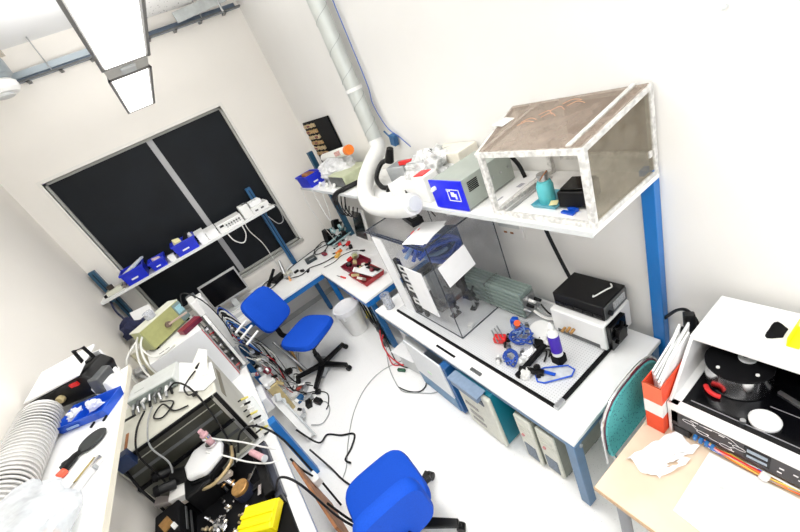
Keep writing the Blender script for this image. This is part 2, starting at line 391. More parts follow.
# blue bin at far end
def bin_(name, label, x, y, z, w, d, h, rz, group=None, fill=()):
    t = thing(name, label, 'bin', (x, y, z), rz, group)
    b = B(); b.tray(-w/2, w/2, -d/2, d/2, 0, h, .006, .012)
    part('body', b, BLUEB, t, local=True, bev=.002)
    part('rim', B().box(-w/2-.02, w/2+.02, -d/2-.022, -d/2-.010, h-.018, h+.004).box(-w/2-.02, w/2+.02, d/2+.010, d/2+.022, h-.018, h+.004)
         .box(-w/2-.022, -w/2-.010, -d/2, d/2, h-.018, h+.004).box(w/2+.010, w/2+.022, -d/2, d/2, h-.018, h+.004), BLUEB, t, local=True, bev=.002)
    part('label_holder', B().box(-w*.22, w*.1, -d/2-.014, -d/2-.009, h*.3, h*.42), M('bin_label_white', (.75, .77, .82), .5), t, local=True)
    return t
bin_('storage_bin', 'blue plastic bin at the far end of the right wall shelf', 1.36, 4.74, SZ, .20, .30, .15, .1)
solo('sponge', B().boxc((1.40, 4.80, 1.86), (.14, .22, .09), (.2, .1, .3)), WOODB, 'brown sponge block inside the far right blue bin', 'sponge', bev=.015)
solo('hand_tool', B().tube([(1.28, 4.98, 1.785), (1.27, 4.85, 1.79), (1.30, 4.62, 1.79)], .016, 8), BLACK, 'black hand tool lying at the tip of the right wall shelf', 'tool')
cable('thin white cord hanging off the tip of the right wall shelf', [(1.28, 4.95, 1.79), (1.22, 4.95, 1.6), (1.26, 4.98, 1.2), (1.34, 5.05, .85)], .004, CABW)
cable('white cord loop drooping under the right shelf below the blue bin', [(1.24, 4.5, 1.77), (1.22, 4.42, 1.5), (1.22, 4.35, 1.36), (1.23, 4.25, 1.5), (1.25, 4.2, 1.74)], .005, CABW)
# clutter under film
solo('plastic_wrap', B().crumple((1.60, 4.30, 1.875), .26, (.70, 1.45, .50), .22, 4, 3, 1), FILMW, 'cloudy plastic bag heaped on the right shelf beside the blue bin', 'bag')
t = thing('olive_supply', 'low olive green instrument half covered by the cloudy plastic bag', 'instrument', (1.55, 3.85, SZ))
part('case', B().box(1.36, 1.72, 3.66, 4.08, SZ, SZ+.13), M('sage_metal', (.50, .54, .36), .45, var=.08), t, bev=.008)
part('front_panel', B().box(1.352, 1.36, 3.68, 4.06, SZ+.01, SZ+.12), DGREY, t)
t = thing('cardboard_tube', 'white mailing tube with orange end above the cloudy bag', 'tube', (1.66, 4.2, 2.0))
part('tube', B().cyl((1.66, 4.75, 1.99), (1.60, 3.80, 2.085), .05, seg=24), M('tube_white', (.85, .84, .80), .6, var=.04), t)
part('end_cap', B().cyl((1.601, 3.815, 2.083), (1.596, 3.74, 2.092), .052, seg=24), ORANGE, t)
part('print', B().boxc((1.565, 4.02, 2.07), (.02, .16, .05), (-.12, 0, 0)), M('print_pink', (.78, .45, .40), .6, var=.5, scale=80), t)
for k in range(5):
    solo('small_fitting', B().cyl((1.33+.05*(k % 2), 4.42-.11*k, SZ), (1.33+.05*(k % 2), 4.36-.11*k, SZ+.05), .022, .016, 10), [WPLAST, DGREY, WPLAST, STEEL, WPLAST][k],
         ['small white fitting nearest the blue bin on the right shelf', 'dark fitting second from the blue bin on the right shelf', 'small white fitting third from the blue bin on the right shelf',
          'steel fitting fourth from the blue bin on the right shelf', 'small white fitting beside the black cable coil on the shelf'][k], 'fitting', 'small fittings on the right shelf')
t = thing('cable_bundle', 'bundle of black cables hanging over the right shelf edge before the olive instrument', 'cables', (1.25, 3.7, 1.7))
part('bundle', B().tube([(1.45, 3.55, 1.80), (1.30, 3.60, 1.80), (1.24, 3.72, 1.77), (1.23, 3.86, 1.70), (1.26, 3.95, 1.62)], .026, 8), CABB, t)
for k in range(4):
    part('loop', B().tube([(1.25, 3.86-.1*k, 1.74), (1.20, 3.84-.1*k, 1.62), (1.22, 3.76-.1*k, 1.52), (1.26, 3.70-.1*k, 1.62)], .007, 6), CABB, t)
# goose-neck camera
t = thing('gooseneck_lamp', 'black goose-neck lamp head rising from the right shelf', 'lamp', (1.44, 2.98, SZ))
part('neck', B().tube([(1.42, 2.86, 1.79), (1.40, 2.97, 1.80), (1.45, 3.10, 1.86), (1.55, 3.10, 1.95), (1.60, 3.00, 1.97)], .022, 10), BLACK, t)
part('head', B().cyl((1.60, 3.03, 1.95), (1.62, 2.96, 2.06), .045, .03), BLACK, t)
part('base', B().cyl((1.42, 2.86, SZ), (1.42, 2.86, 1.80), .05, .035), BLACK, t)
t = thing('meter_box', 'small grey meter box with a red clip behind the white carton', 'meter', (1.60, 2.86, SZ))
part('case', B().boxc((1.60, 2.86, 1.85), (.17, .22, .16), (0, 0, .2)), GREY, t, bev=.01)
part('clip', B().boxc((1.575, 2.72, 1.95), (.03, .14, .035), (0, 0, .3)), RED, t, bev=.004)
t = thing('white_carton', 'white carton with black wedge print on the right shelf', 'box', (1.36, 2.4, SZ))
part('body', B().boxc((1.38, 2.44, 1.835), (.16, .36, .13), (0, 0, .12)), WPLAST, t, bev=.006)
part('print', B().prism([(1.298, 2.42, 1.775), (1.298, 2.33, 1.775), (1.298, 2.40, 1.86)], (-.004, 0, 0)), BLACK, t)
t = thing('plastic_cup', 'tall white squared tub standing before the crumpled film', 'tub', (1.36, 2.2, SZ))
part('body', B().prism([(1.30, 2.12, SZ), (1.44, 2.12, SZ), (1.44, 2.26, SZ), (1.30, 2.26, SZ)], (.01, .02, .19)), WPLAST, t, bev=.01)
part('red_tape', B().boxc((1.37, 2.21, 1.962), (.10, .09, .006), (0, 0, .2)), RED, t)
solo('crumpled_film', B().crumple((1.58, 2.36, 1.88), .22, (.85, .95, .65), .45, 4, 4, 5), CRUM, 'crumpled clear film wrap behind the blue-fronted instrument', 'wrap')
t = thing('cardboard_tray', 'pale cardboard box with dark end behind the crumpled film', 'box', (1.70, 2.3, SZ))
part('body', B().box(1.60, 1.79, 2.06, 2.42, SZ, 2.0), M('pale_card', (.80, .76, .66), .6, var=.06), t, bev=.006)
part('end_clip', B().boxc((1.62, 2.42, 1.99), (.06, .02, .06)), BLACK, t)
# blue fronted instrument
t = thing('blue_fronted_instrument', 'grey-green metal instrument with bright blue front panel on the right shelf', 'instrument', (1.48, 1.83, SZ))
part('case', B().box(1.27, 1.69, 1.69, 1.99, SZ+.008, SZ+.20), GREYG, t, bev=.004)
part('front_panel', B().box(1.258, 1.27, 1.685, 1.995, SZ+.006, SZ+.203), BLUEI, t, bev=.003)
sq = B()
for a in ((1.83, 1.72, .145, .149), (1.83, 1.72, .07, .074)): sq.box(1.254, 1.259, a[0], a[1], SZ+a[2], SZ+a[3])
for yy in (1.83, 1.724): sq.box(1.254, 1.259, yy, yy-.004, SZ+.07, SZ+.149)
sq.box(1.254, 1.259, 1.80, 1.77, SZ+.10, SZ+.13); sq.box(1.254, 1.259, 1.765, 1.75, SZ+.085, SZ+.12); sq.box(1.254, 1.259, 1.835, 1.80, SZ+.135, SZ+.15)
part('panel_drawing', sq, M('panel_print_white', (.8, .82, .9), .5), t)
part('knob', B().cyl((1.258, 1.945, SZ+.15), (1.235, 1.945, SZ+.15), .014).cyl((1.24, 1.945, SZ+.15), (1.225, 1.945, SZ+.14), .008), WPLAST, t)
v = B()
for k in range(6): v.box(1.31, 1.39, 1.686, 1.690, SZ+.11+k*.011, SZ+.115+k*.011)
part('vent', v, MATTEB, t)
for k in range(4): part('screw', B().cyl((1.44+.07*k, 1.691, SZ+.10), (1.44+.07*k, 1.684, SZ+.10), .007, seg=8), STEEL, t)
for xx in (1.30, 1.66): part('rubber_foot', B().cyl((xx, 1.72, SZ), (xx, 1.72, SZ+.01), .012).cyl((xx, 1.96, SZ), (xx, 1.96, SZ+.01), .012), BLACK, t)
solo('wire_end', B().tube([(1.70, 1.62, 1.775), (1.71, 1.66, 1.86), (1.71, 1.72, 1.93), (1.72, 1.76, 1.95)], .013, 8), BLACK, 'bent black hose end behind the blue-fronted instrument', 'hose')
# ------------------------------------------------------------------ glazed hood on the shelf end
HX0, HX1, HY0, HY1, HZ0, HF, HB = 1.27, 1.79, .90, 1.49, SZ, 2.135, 2.19
t = thing('draught_hood', 'white framed glazed hood on the near end of the right wall shelf', 'hood', (1.53, 1.2, SZ))
f = B()
w_ = .024
for y in (HY0+w_/2, HY1-w_/2):
    f.boxc((HX0+w_/2, y, (HZ0+HF)/2), (w_+.004, w_+.004, HF-HZ0+.006))
    f.boxc((HX1-w_/2, y, (HZ0+HB)/2), (w_+.004, w_+.004, HB-HZ0+.006))
    f.beam((HX0, y, HF-.01), (HX1, y, HB-.01), w_, w_)
    f.beam((HX0, y, HZ0+.012), (HX1, y, HZ0+.012), w_, w_)
f.beam((HX0+.012, HY0, HF-.012), (HX0+.012, HY1, HF-.012), w_, w_*1.2); f.beam((HX1-.012, HY0, HB-.01), (HX1-.012, HY1+.18, HB-.01), w_, w_)
f.beam((HX0+.012, HY0, HZ0+.012), (HX0+.012, HY1, HZ0+.012), w_, w_); f.beam((HX1-.05, HY0, HZ0+.12), (HX1-.05, HY1-.12, HZ0+.12), w_, w_*1.3)
f.beam((HX0, HY1+.0, HF-.012), (HX1, HY1+.18, HB-.01), w_, w_)
part('frame', f, PAINTW, t, bev=.002)
f = B(); f.beam((HX0+.02, HY0+.075, HF+.006), (HX1, HY0+.075, HB+.006), .022, .012); part('cross_bar', f, PAINTW, t)
part('top_pane', B().prism([(HX0+.01, HY0+.01, HF), (HX1-.01, HY0+.01, HB), (HX1-.01, HY1+.17, HB), (HX0+.01, HY1-.01, HF)], (0, 0, .005)), DUSTY, t)
part('side_pane', B().prism([(HX0+.02, HY0+.006, HZ0+.02), (HX1-.02, HY0+.006, HZ0+.02), (HX1-.02, HY0+.006, HB-.02), (HX0+.02, HY0+.006, HF-.02)], (0, .004, 0)), DUSTS, t)
part('back_panel', B().box(HX1-.012, HX1-.004, HY0+.02, 1.33, HZ0+.10, HB-.02), M('brown_grey_board', (.36, .29, .23), .7, var=.25, scale=25), t)
part('tape', B().prism([(1.52, 1.52, 2.172), (1.60, 1.50, 2.181), (1.62, 1.58, 2.183), (1.54, 1.61, 2.175)], (0, 0, .003)), WHITE, t)
sc = B()
for k in range(7):
    x = 1.50+.03*k; y = 1.40-.03*k+.04*math.sin(k*2.3)
    sc.tube([(x, y, 2.175+.003*k), (x+.04, y-.03, 2.178+.003*k), (x+.02*math.cos(k), y-.09, 2.177+.003*k)], .0012, 5, 4)
part('grease_scribble', sc, M('orange_marker', (.72, .38, .22), .6), t)
# inside the hood
t = thing('turquoise_bottle', 'turquoise bottle with wire clasp inside the glazed hood', 'bottle', (1.45, 1.27, SZ))
part('body', B().lathe([(.001, SZ+.002), (.040, SZ+.002), (.043, SZ+.01), (.043, SZ+.10), (.034, SZ+.125), (.026, SZ+.13)], (1.45, 1.27, 0)), TURQ, t)
part('neck', B().lathe([(.026, SZ+.128), (.026, SZ+.15), (.03, SZ+.152), (.03, SZ+.165), (.001, SZ+.168)], (1.45, 1.27, 0)), STEEL, t)
part('clasp', B().tube([(1.425, 1.27, SZ+.14), (1.42, 1.25, SZ+.16), (1.45, 1.24, SZ+.18), (1.478, 1.265, SZ+.16)], .003, 6), WOODB, t)
t = thing('black_meter', 'black box with a white tab on top inside the glazed hood', 'box', (1.47, 1.10, SZ))
part('case', B().boxc((1.475, 1.10, SZ+.055), (.15, .14, .085), (0, 0, .15)), BLACK, t, bev=.006)
part('lid', B().boxc((1.48, 1.10, SZ+.103), (.13, .12, .012), (0, 0, .15)), GLOSSB, t, bev=.004)
part('tab', B().boxc((1.51, 1.065, SZ+.113), (.045, .02, .012), (0, 0, .9)), WPLAST, t)
t = thing('teal_dish', 'shallow teal dish half under the black box in the hood', 'dish', (1.45, 1.22, SZ))
part('body', B().tray(1.385, 1.54, 1.18, 1.31, SZ+.002, SZ+.022, .004, .01), M('teal_plastic', (.12, .42, .52), .35, var=.15, scale=40), t)
part('note', B().boxc((1.41, 1.20, SZ+.026), (.045, .04, .004), (0, 0, .4)), M('pale_yellow', (.85, .78, .42), .6), t)
solo('blue_clip', B().beam((1.40, 1.11, SZ+.010), (1.385, 1.06, SZ+.010), .022, .014).beam((1.37, 1.13, SZ+.006), (1.36, 1.06, SZ+.006), .02, .01), BLUET, 'small bright blue clip at the front of the hood', 'clip')
t = thing('paper_sheet', 'white printed sheets lying on the shelf between blue-fronted instrument and bottle', 'paper', (1.55, 1.55, SZ))
part('sheet', B().boxc((1.55, 1.585, SZ+.003), (.44, .10, .004), (0, 0, .04)), PAPER, t)
part('print', B().boxc((1.60, 1.575, SZ+.0058), (.05, .03, .001)).boxc((1.43, 1.59, SZ+.0058), (.05, .012, .001)), M('print_grey', (.4, .4, .45), .7), t)
solo('steel_ruler', B().boxc((1.52, 1.44, SZ+.004), (.40, .028, .003), (0, 0, .05)), STEEL, 'flat steel ruler lying inside the hood left of the bottle', 'ruler')
# wall things under the shelf
t = thing('wall_socket', 'white double wall socket plate under the right shelf', 'socket', (XR, 1.98, 1.2))
part('plate', B().box(XR-.018, XR, 1.86, 2.11, 1.19, 1.39), M('socket_white', (.80, .79, .76), .4), t, bev=.006)
part('outlet', B().box(XR-.022, XR-.016, 2.02, 2.05, 1.235, 1.25), WOODB, t)
part('outlet', B().box(XR-.022, XR-.016, 1.955, 1.985, 1.235, 1.25), WOODB, t)
part('cover', B().box(XR-.024, XR-.016, 1.88, 2.09, 1.29, 1.375), LGREY, t, bev=.003)
cable('thick black hose curving down the wall under the glazed hood', [(1.70, 1.62, 1.745), (1.72, 1.60, 1.50), (1.73, 1.56, 1.28), (1.72, 1.48, 1.05), (1.70, 1.42, .96)], .014, CABB, 'drain_hose', 'hose')
cable('black power cord draped from the wall behind the red file box', [(1.79, .93, .80), (1.74, .86, .92), (1.70, .80, 1.01), (1.66, .74, 1.06), (1.66, .70, 1.0), (1.66, .69, .9)], .009, CABB)
# ------------------------------------------------------------------ right bench
TZ = .675
def frame_bench(t, x0, x1, y0, y1, z, mat, legs, th=.03):
    part('top', B().box(x0, x1, y0, y1, z-th, z), WHITE, t, bev=.004)
    part('rail', B().box(x0+.012, x0+.052, y0+.02, y1-.02, z-th-.06, z-th), mat, t)
    part('rail', B().box(x1-.052, x1-.012, y0+.02, y1-.02, z-th-.06, z-th), mat, t)
    part('rail', B().box(x0+.052, x1-.052, y0+.015, y0+.055, z-th-.06, z-th), mat, t)
    part('rail', B().box(x0+.052, x1-.052, y1-.055, y1-.015, z-th-.06, z-th), mat, t)
    for x, y in legs:
        l = part('leg', B().box(x-.032, x+.032, y-.03, y+.03, .025, z-th-.0), mat, t, bev=.004)
        part('foot', B().cyl((x, y, 0), (x, y, .03), .02, .026, 14), DGREY, l)
t = thing('lab_bench', 'long white bench with blue steel frame along the right wall', 'bench', (1.29, 2.05, 0))
BX0, BX1, BY0, BY1 = .845, 1.745, .925, 3.165
FR = M('bench_frame_grey_blue', (.10, .20, .34), .4, metal=.2, var=.15, scale=6)
frame_bench(t, BX0, BX1, BY0, BY1, TZ, FR, [(BX0+.028, BY0+.026), (BX1-.05, BY0+.035), (BX0+.3, BY1-.05), (BX1-.05, BY1-.05)])
part('bolt', B().cyl((BX0+.045, BY0+.003, .615), (BX0+.045, BY0-.012, .615), .012, seg=10), STEEL, t)
t2 = part('slot_plate', B().box(.885, .905, 1.95, 2.18, TZ, TZ+.003), MATTEB, t, label='dark slot plate set in the bench top')
part('latch', B().box(.875, .90, 1.66, 1.76, TZ, TZ+.012), DGREY, t)
def board_mat():
    m = M('breadboard_plate', (.66, .67, .68), .3, metal=.15); nt = m.node_tree; b = nt.nodes['Principled BSDF']
    tc = nt.nodes.new('ShaderNodeTexCoord'); mp = nt.nodes.new('ShaderNodeVectorMath'); mp.operation = 'SCALE'; mp.inputs['Scale'].default_value = 58
    fr = nt.nodes.new('ShaderNodeVectorMath'); fr.operation = 'FRACTION'
    sb = nt.nodes.new('ShaderNodeVectorMath'); sb.operation = 'SUBTRACT'; sb.inputs[1].default_value = (.5, .5, 0)
    ml = nt.nodes.new('ShaderNodeVectorMath'); ml.operation = 'MULTIPLY'; ml.inputs[1].default_value = (1, 1, 0)
    ln = nt.nodes.new('ShaderNodeVectorMath'); ln.operation = 'LENGTH'
    r = nt.nodes.new('ShaderNodeValToRGB'); r.color_ramp.elements[0].position = .16; r.color_ramp.elements[1].position = .2
    r.color_ramp.elements[0].color = (.46, .47, .48, 1); r.color_ramp.elements[1].color = (.72, .73, .74, 1)
    L = nt.links.new
    L(tc.outputs['Object'], mp.inputs[0]); L(mp.outputs[0], fr.inputs[0]); L(fr.outputs[0], sb.inputs[0]); L(sb.outputs[0], ml.inputs[0]); L(ml.outputs[0], ln.inputs[0])
    L(ln.outputs['Value'], r.inputs['Fac']); L(r.outputs['Color'], b.inputs['Base Color']); return m
t = thing('optical_breadboard', 'grey perforated optical breadboard with black rim on the right bench', 'breadboard', (1.33, 2, TZ))
PZ = .70
part('plate', B().box(.985, 1.70, 1.125, 2.89, TZ+.002, PZ), board_mat(), t)
part('rim', B().box(.967, .985, 1.105, 2.90, TZ+.001, PZ-.003).box(1.04, 1.70, 1.105, 1.125, TZ+.001, PZ-.003), MATTEB, t)
part('corner_bracket', B().box(.966, 1.04, 1.10, 1.126, TZ+.001, PZ+.002), STEEL, t)
# acrylic enclosure
AX0, AX1, AY0, AY1, AZ0, AZ1 = 1.055, 1.685, 2.015, 2.86, PZ, 1.57
t = thing('acrylic_enclosure', 'tall smoky acrylic box enclosing optics on the breadboard', 'enclosure', (1.37, 2.45, PZ))
th = .008
part('near_panel', B().box(AX0, AX1, AY0, AY0+th, AZ0, AZ1), ACRY, t)
part('far_panel', B().box(AX0, AX1, AY1-th, AY1, AZ0, AZ1), ACRY, t)
part('front_panel', B().box(AX0, AX0+th, AY0+th, AY1-th, AZ0, AZ1), ACRY, t)
part('back_panel', B().box(AX1-th, AX1, AY0+th, AY1-th, AZ0, AZ1), ACRY, t)
part('lid', B().box(AX0-.01, AX1, AY0-.01, AY1+.01, AZ1, AZ1+.008), ACRY, t)
e = B(); q = .006
for x in (AX0, AX1-.004):
    for y in (AY0-.002, AY1-.004): e.boxc((x+.002, y+.003, (AZ0+AZ1)/2), (q, q, AZ1-AZ0))
for y in (AY0-.012, AY1+.008): e.boxc(((AX0+AX1)/2-.005, y, AZ1+.004), (AX1-AX0+.012, .004, .011))
e.boxc((AX0-.012, (AY0+AY1)/2, AZ1+.004), (.005, AY1-AY0+.02, .012))
for y in (AY0,): e.boxc(((AX0+AX1)/2, y, AZ0+.004), (AX1-AX0, .006, .008))
e.boxc((AX0, (AY0+AY1)/2, AZ0+.004), (.006, AY1-AY0, .008))
part('edge_strip', e, ACRE, t)
part('hinge_bar', B().box(AX0-.022, AX0-.012, AY0, AY0+.9, AZ1-.02, AZ1-.008), ACRE, t)
solo('white_card', B().prism([(1.085, AY0-.004, 1.375), (1.36, AY0-.004, 1.405), (1.40, AY0-.004, 1.20), (1.12, AY0-.004, 1.175)], (0, -.004, 0)), PAPER, 'white card stuck on the near face of the acrylic box', 'card')
# stuff on its lid
LZ = AZ1+.008
t = thing('loose_papers', 'white papers with red print lying on the acrylic box lid', 'papers', (1.2, 2.17, LZ))
part('sheet', B().boxc((1.19, 2.18, LZ+.004), (.30, .22, .005), (0, 0, .35)), PAPER, t)
part('sheet', B().boxc((1.17, 2.15, LZ+.009), (.26, .19, .004), (0, 0, .2)), WHITE, t)
part('red_print', B().boxc((1.15, 2.28, LZ+.013), (.05, .012, .001), (0, 0, .35)).boxc((1.20, 2.26, LZ+.013), (.03, .010, .001), (0, 0, .35)), RED, t)
t = thing('black_gauge', 'flat black box with a white label on the acrylic box lid', 'box', (1.29, 2.47, LZ))
part('case', B().boxc((1.29, 2.46, LZ+.03), (.10, .25, .055), (0, 0, -.25)), BLACK, t, bev=.006)
part('label_plate', B().boxc((1.292, 2.46, LZ+.059), (.045, .16, .002), (0, 0, -.25)), WPLAST, t)
t = thing('plug_lead', 'white plug and lead lying on the acrylic lid beneath the blue-fronted instrument', 'plug', (1.45, 2.15, LZ))
part('plug', B().boxc((1.46, 2.16, LZ+.02), (.05, .08, .035), (0, 0, .5)), WPLAST, t, bev=.01)
part('lead', B().tube([(1.47, 2.20, LZ+.015), (1.55, 2.32, LZ+.01), (1.60, 2.44, LZ+.01), (1.62, 2.6, LZ+.012)], .005, 6), CABB, t)
part('pins', B().boxc((1.43, 2.11, LZ+.02), (.02, .03, .012), (0, 0, .5)), STEEL, t)
cable('thin black lead lying across the acrylic box lid to its far side', [(1.40, 2.30, LZ+.006), (1.48, 2.5, LZ+.006), (1.55, 2.75, LZ+.007), (1.60, 2.84, LZ+.007)], .005, CABB)
# optics inside the enclosure
def board_panel(label, y0, y1, z0, z1, x, mat, nm='white_baffle'):
    return solo(nm, B().box(x, x+.01, y0, y1, z0, z1), mat, label, 'panel', bev=.001)
board_panel('tall white baffle furthest along the front face of the acrylic box', 2.66, 2.82, PZ, 1.52, 1.040, PAPER)
t = thing('optics_rail', 'black slotted rail with white clamps inside the acrylic box', 'rail', (1.1, 2.64, PZ))
part('rail', B().box(1.068, 1.10, 2.60, 2.67, PZ, 1.30), MATTEB, t)
part('rail', B().box(1.068, 1.10, 2.50, 2.53, PZ, 1.22), BLACK, t)
for z in (.84, .99, 1.10, 1.20):
    c = B().box(1.058, 1.068, 2.50, 2.60, z, z+.012).box(1.058, 1.068, 2.50, 2.60, z+.055, z+.067)
    c.box(1.058, 1.068, 2.50, 2.512, z, z+.067).box(1.058, 1.068, 2.588, 2.60, z, z+.067)
    part('clamp', c, WPLAST, t)
board_panel('white notched baffle on the front face of the acrylic box beside the black slotted rail', 2.22, 2.46, .85, 1.29, 1.040, PAPER)
t = thing('blue_tubing', 'tangle of dark blue tubing high inside the acrylic box', 'tubing', (1.3, 2.4, 1.2))
for k in range(9):
    a = k*1.1
    part('loop', B().tube([(1.15+.05*math.cos(a), 2.60-.04*k, 1.34+.05*math.sin(a)), (1.28, 2.5-.03*k, 1.44+.05*math.sin(a*2)), (1.42+.04*math.sin(a), 2.42-.03*k, 1.36), (1.36, 2.62-.05*k, 1.24+.04*math.cos(a)), (1.2, 2.66-.05*k, 1.30)], .018, 7, 5), CABBL if k % 3 else M('pale_blue_tubing', (.18, .3, .5), .3), t)
part('block', B().boxc((1.45, 2.35, 1.30), (.16, .18, .24), (0, 0, .3)), M('deep_blue_housing', (.02, .07, .18), .35, var=.2), t, bev=.01)
part('mount', B().box(1.42, 1.48, 2.32, 2.38, PZ, 1.20), BLACK, t)
t = thing('optics_stage', 'dark positioning stage with grey plates on the acrylic box floor', 'stage', (1.3, 2.55, PZ))
part('base', B().box(1.18, 1.52, 2.42, 2.74, PZ, PZ+.05), DGREY, t, bev=.004)
part('column', B().box(1.26, 1.38, 2.52, 2.62, PZ+.05, 1.05), GREY, t, bev=.004)
part('arm', B().box(1.16, 1.50, 2.54, 2.60, 1.05, 1.10), BLACK, t)
for k in range(3): part('adjuster', B().cyl((1.2+.09*k, 2.42, .80+.1*k), (1.2+.09*k, 2.32, .80+.1*k), .022), BLACK, t)
for k, (x, y, lab) in enumerate(((1.225, 2.28, 'black optics mount at the acrylic box floor nearest the front'), (1.38, 2.20, 'black lens mount beside the grey-green heater end'), (1.46, 2.40, 'black optics mount behind the lens mounts in the acrylic box'))):
    t = thing('lens_mount', lab, 'optics mount', (x, y, PZ), 0, 'black mounts inside the acrylic box')
    part('post', B().cyl((x, y, PZ), (x, y, PZ+.10), .012), STEEL, t)
    part('ring', B().cyl((x-.02, y, PZ+.13), (x+.02, y+.015, PZ+.13), .042), BLACK, t)
    part('screw', B().cyl((x, y-.03, PZ+.12), (x, y-.08, PZ+.11), .012).cyl((x+.03, y, PZ+.16), (x+.06, y+.01, PZ+.19), .01), BLACK, t)
    part('foot', B().boxc((x, y, PZ+.008), (.09, .05, .015), (0, 0, .4*k)), BLACK, t)
solo('small_label', B().boxc((1.195, 2.06, PZ+.012), (.05, .04, .02), (0, 0, .3)), WPLAST, 'small white block on the breadboard just inside the acrylic box near panel', 'block')
t = thing('clear_cylinder', 'clear plastic beaker standing beside the far end of the acrylic box', 'beaker', (.97, 3.03, TZ))
part('body', B().lathe([(.045, TZ+.002), (.05, TZ+.17), (.047, TZ+.17), (.042, TZ+.006)], (.97, 3.03, 0)), CUPG, t)
part('liquid', B().cyl((.97, 3.03, TZ+.006), (.97, 3.03, TZ+.08), .041), M('grey_blue_liquid', (.45, .5, .58), .2, var=.1), t)
# heater
t = thing('radiator_unit', 'grey-green finned metal unit lying beside the acrylic box', 'radiator', (1.53, 2.02, PZ))
HG = M('heater_green', (.20, .255, .235), .45, var=.12, scale=10)
part('shell', B().box(1.46, 1.61, 1.72, 2.34, PZ+.014, .935), HG, t, bev=.008)
g = B()
for k in range(5): g.box(1.468+.03*k, 1.480+.03*k, 1.722, 2.338, .934, .942)
for k in range(5): g.box(1.452, 1.461, 1.722, 2.338, .735+.04*k, .747+.04*k)
part('fin', g, M('heater_green_light', (.25, .31, .285), .45, var=.1), t)
part('seam', B().box(1.455, 1.615, 2.075, 2.083, PZ+.012, .943), DGREY, t)
part('end_cap', B().box(1.46, 1.61, 2.34, 2.352, PZ+.014, .935), HG, t)
part('foot', B().box(1.47, 1.60, 1.78, 1.82, PZ, PZ+.016), DGREY, t)
part('foot', B().box(1.47, 1.60, 2.22, 2.26, PZ, PZ+.016), DGREY, t)
for k in range(5): part('connector', B().cyl((1.48+.028*k, 1.72, .80+.025*(k % 3)), (1.48+.028*k, 1.655, .80+.025*(k % 3)), .016, .012, 10), [STEEL, BLACK, WPLAST, STEEL, BLACK][k], t)
part('connector_plate', B().box(1.475, 1.60, 1.708, 1.72, .74, .90), STEEL, t)
for k, (m_, lab) in enumerate(((CABW, 'thick white lead from the radiator end to the white chiller'), (CABG, 'grey lead curling under the radiator end towards the chiller'), (CABB, 'black lead along the wall from the radiator end'))):
    cable(lab, [(1.50+.04*k, 1.65, .80), (1.50+.04*k, 1.58, .77-.02*k), (1.53+.05*k, 1.53, .75), (1.60+.04*k, 1.50, .76+.03*k)], .011-.002*k, m_, 'lead')
# white chiller and black supply
t = thing('white_chiller', 'white instrument with black fan grille on its end, on the right bench', 'instrument', (1.61, 1.28, PZ))
part('case', B().box(1.475, 1.765, 1.10, 1.475, PZ+.012, .915), WENAM, t, bev=.01)
part('fan_grille', B().box(1.495, 1.655, 1.068, 1.10, .715, .905), GLOSSB, t, bev=.004)
fg = part('fan_hub', B().cyl((1.575, 1.07, .81), (1.575, 1.045, .81), .045), BLACK, t)
for k in range(6):
    a = k*PI/3; part('fan_spoke', B().beam((1.575, 1.062, .81), (1.575+.075*math.cos(a), 1.062, .81+.075*math.sin(a)), .008, .012, (0, 1, 0)), BLACK, fg)
for yy in (1.34, 1.38, 1.31): part('hose_barb', B().cyl((1.475, yy, .80-.02*(yy == 1.38)), (1.435, yy, .795-.02*(yy == 1.38)), .010, seg=10), BRASS, t)
part('vent_strip', B().box(1.472, 1.478, 1.14, 1.44, PZ+.022, PZ+.05), DGREY, t)
for x in (1.50, 1.74):
    for y in (1.13, 1.45): part('foot', B().cyl((x, y, PZ), (x, y, PZ+.014), .014, seg=10), BLACK, t)
t = thing('black_power_supply', 'black ribbed power supply on top of the white chiller', 'power supply', (1.63, 1.28, .915))
part('case', B().box(1.52, 1.765, 1.115, 1.46, .92, 1.03), BLACK, t, bev=.006)
for k in range(5): part('rib', B().box(1.513, 1.521, 1.12+.066*k, 1.18+.066*k, .932, .965), GLOSSB, t, bev=.002)
part('front_panel', B().box(1.53, 1.755, 1.107, 1.116, .93, 1.02), DGREY, t)
part('display', B().box(1.61, 1.73, 1.102, 1.108, .955, 1.005), M('panel_white_print', (.55, .56, .56), .4, var=.4, scale=90), t)
part('knob', B().cyl((1.565, 1.108, .965), (1.565, 1.088, .965), .016), BLACK, t)
part('handle', B().tube([(1.60, 1.22, 1.03), (1.58, 1.20, 1.045), (1.66, 1.17, 1.05), (1.70, 1.16, 1.045), (1.74, 1.19, 1.03)], .005, 6), CABW, t)
# clutter on the breadboard
def coil(c, r, n, seed, lift=.03):
    rnd = random.Random(seed); p = []
    for i in range(n*8):
        a = i*PI/4; rr = r*(.75+.25*math.sin(i*1.7+seed)); p.append((c[0]+rr*math.cos(a), c[1]+rr*math.sin(a)*1.1, c[2]+.012+lift*abs(math.sin(i*.9+seed))))
    return p
t = thing('blue_tube_coil', 'coil of dark blue tubing with orange cap next to the radiator', 'tubing', (1.28, 1.60, PZ))
part('coil', B().tube(coil((1.275, 1.60, PZ), .08, 4, 1, .06), .0055, 7, 4), CABBL, t); part('coil', B().tube(coil((1.32, 1.66, PZ), .06, 3, 5, .07), .005, 7, 4), M('pale_blue_tube', (.16, .26, .5), .3), t)
part('coupling', B().boxc((1.37, 1.74, PZ+.05), (.06, .05, .07), (0, .2, .4)), BLUET, t, bev=.01)
part('orange_cap', B().cyl((1.36, 1.71, PZ+.03), (1.345, 1.685, PZ+.085), .024), M('hot_orange', (.85, .10, .01), .45), t)
part('fitting', B().cyl((1.30, 1.60, PZ+.02), (1.31, 1.56, PZ+.05), .02), STEEL, t)
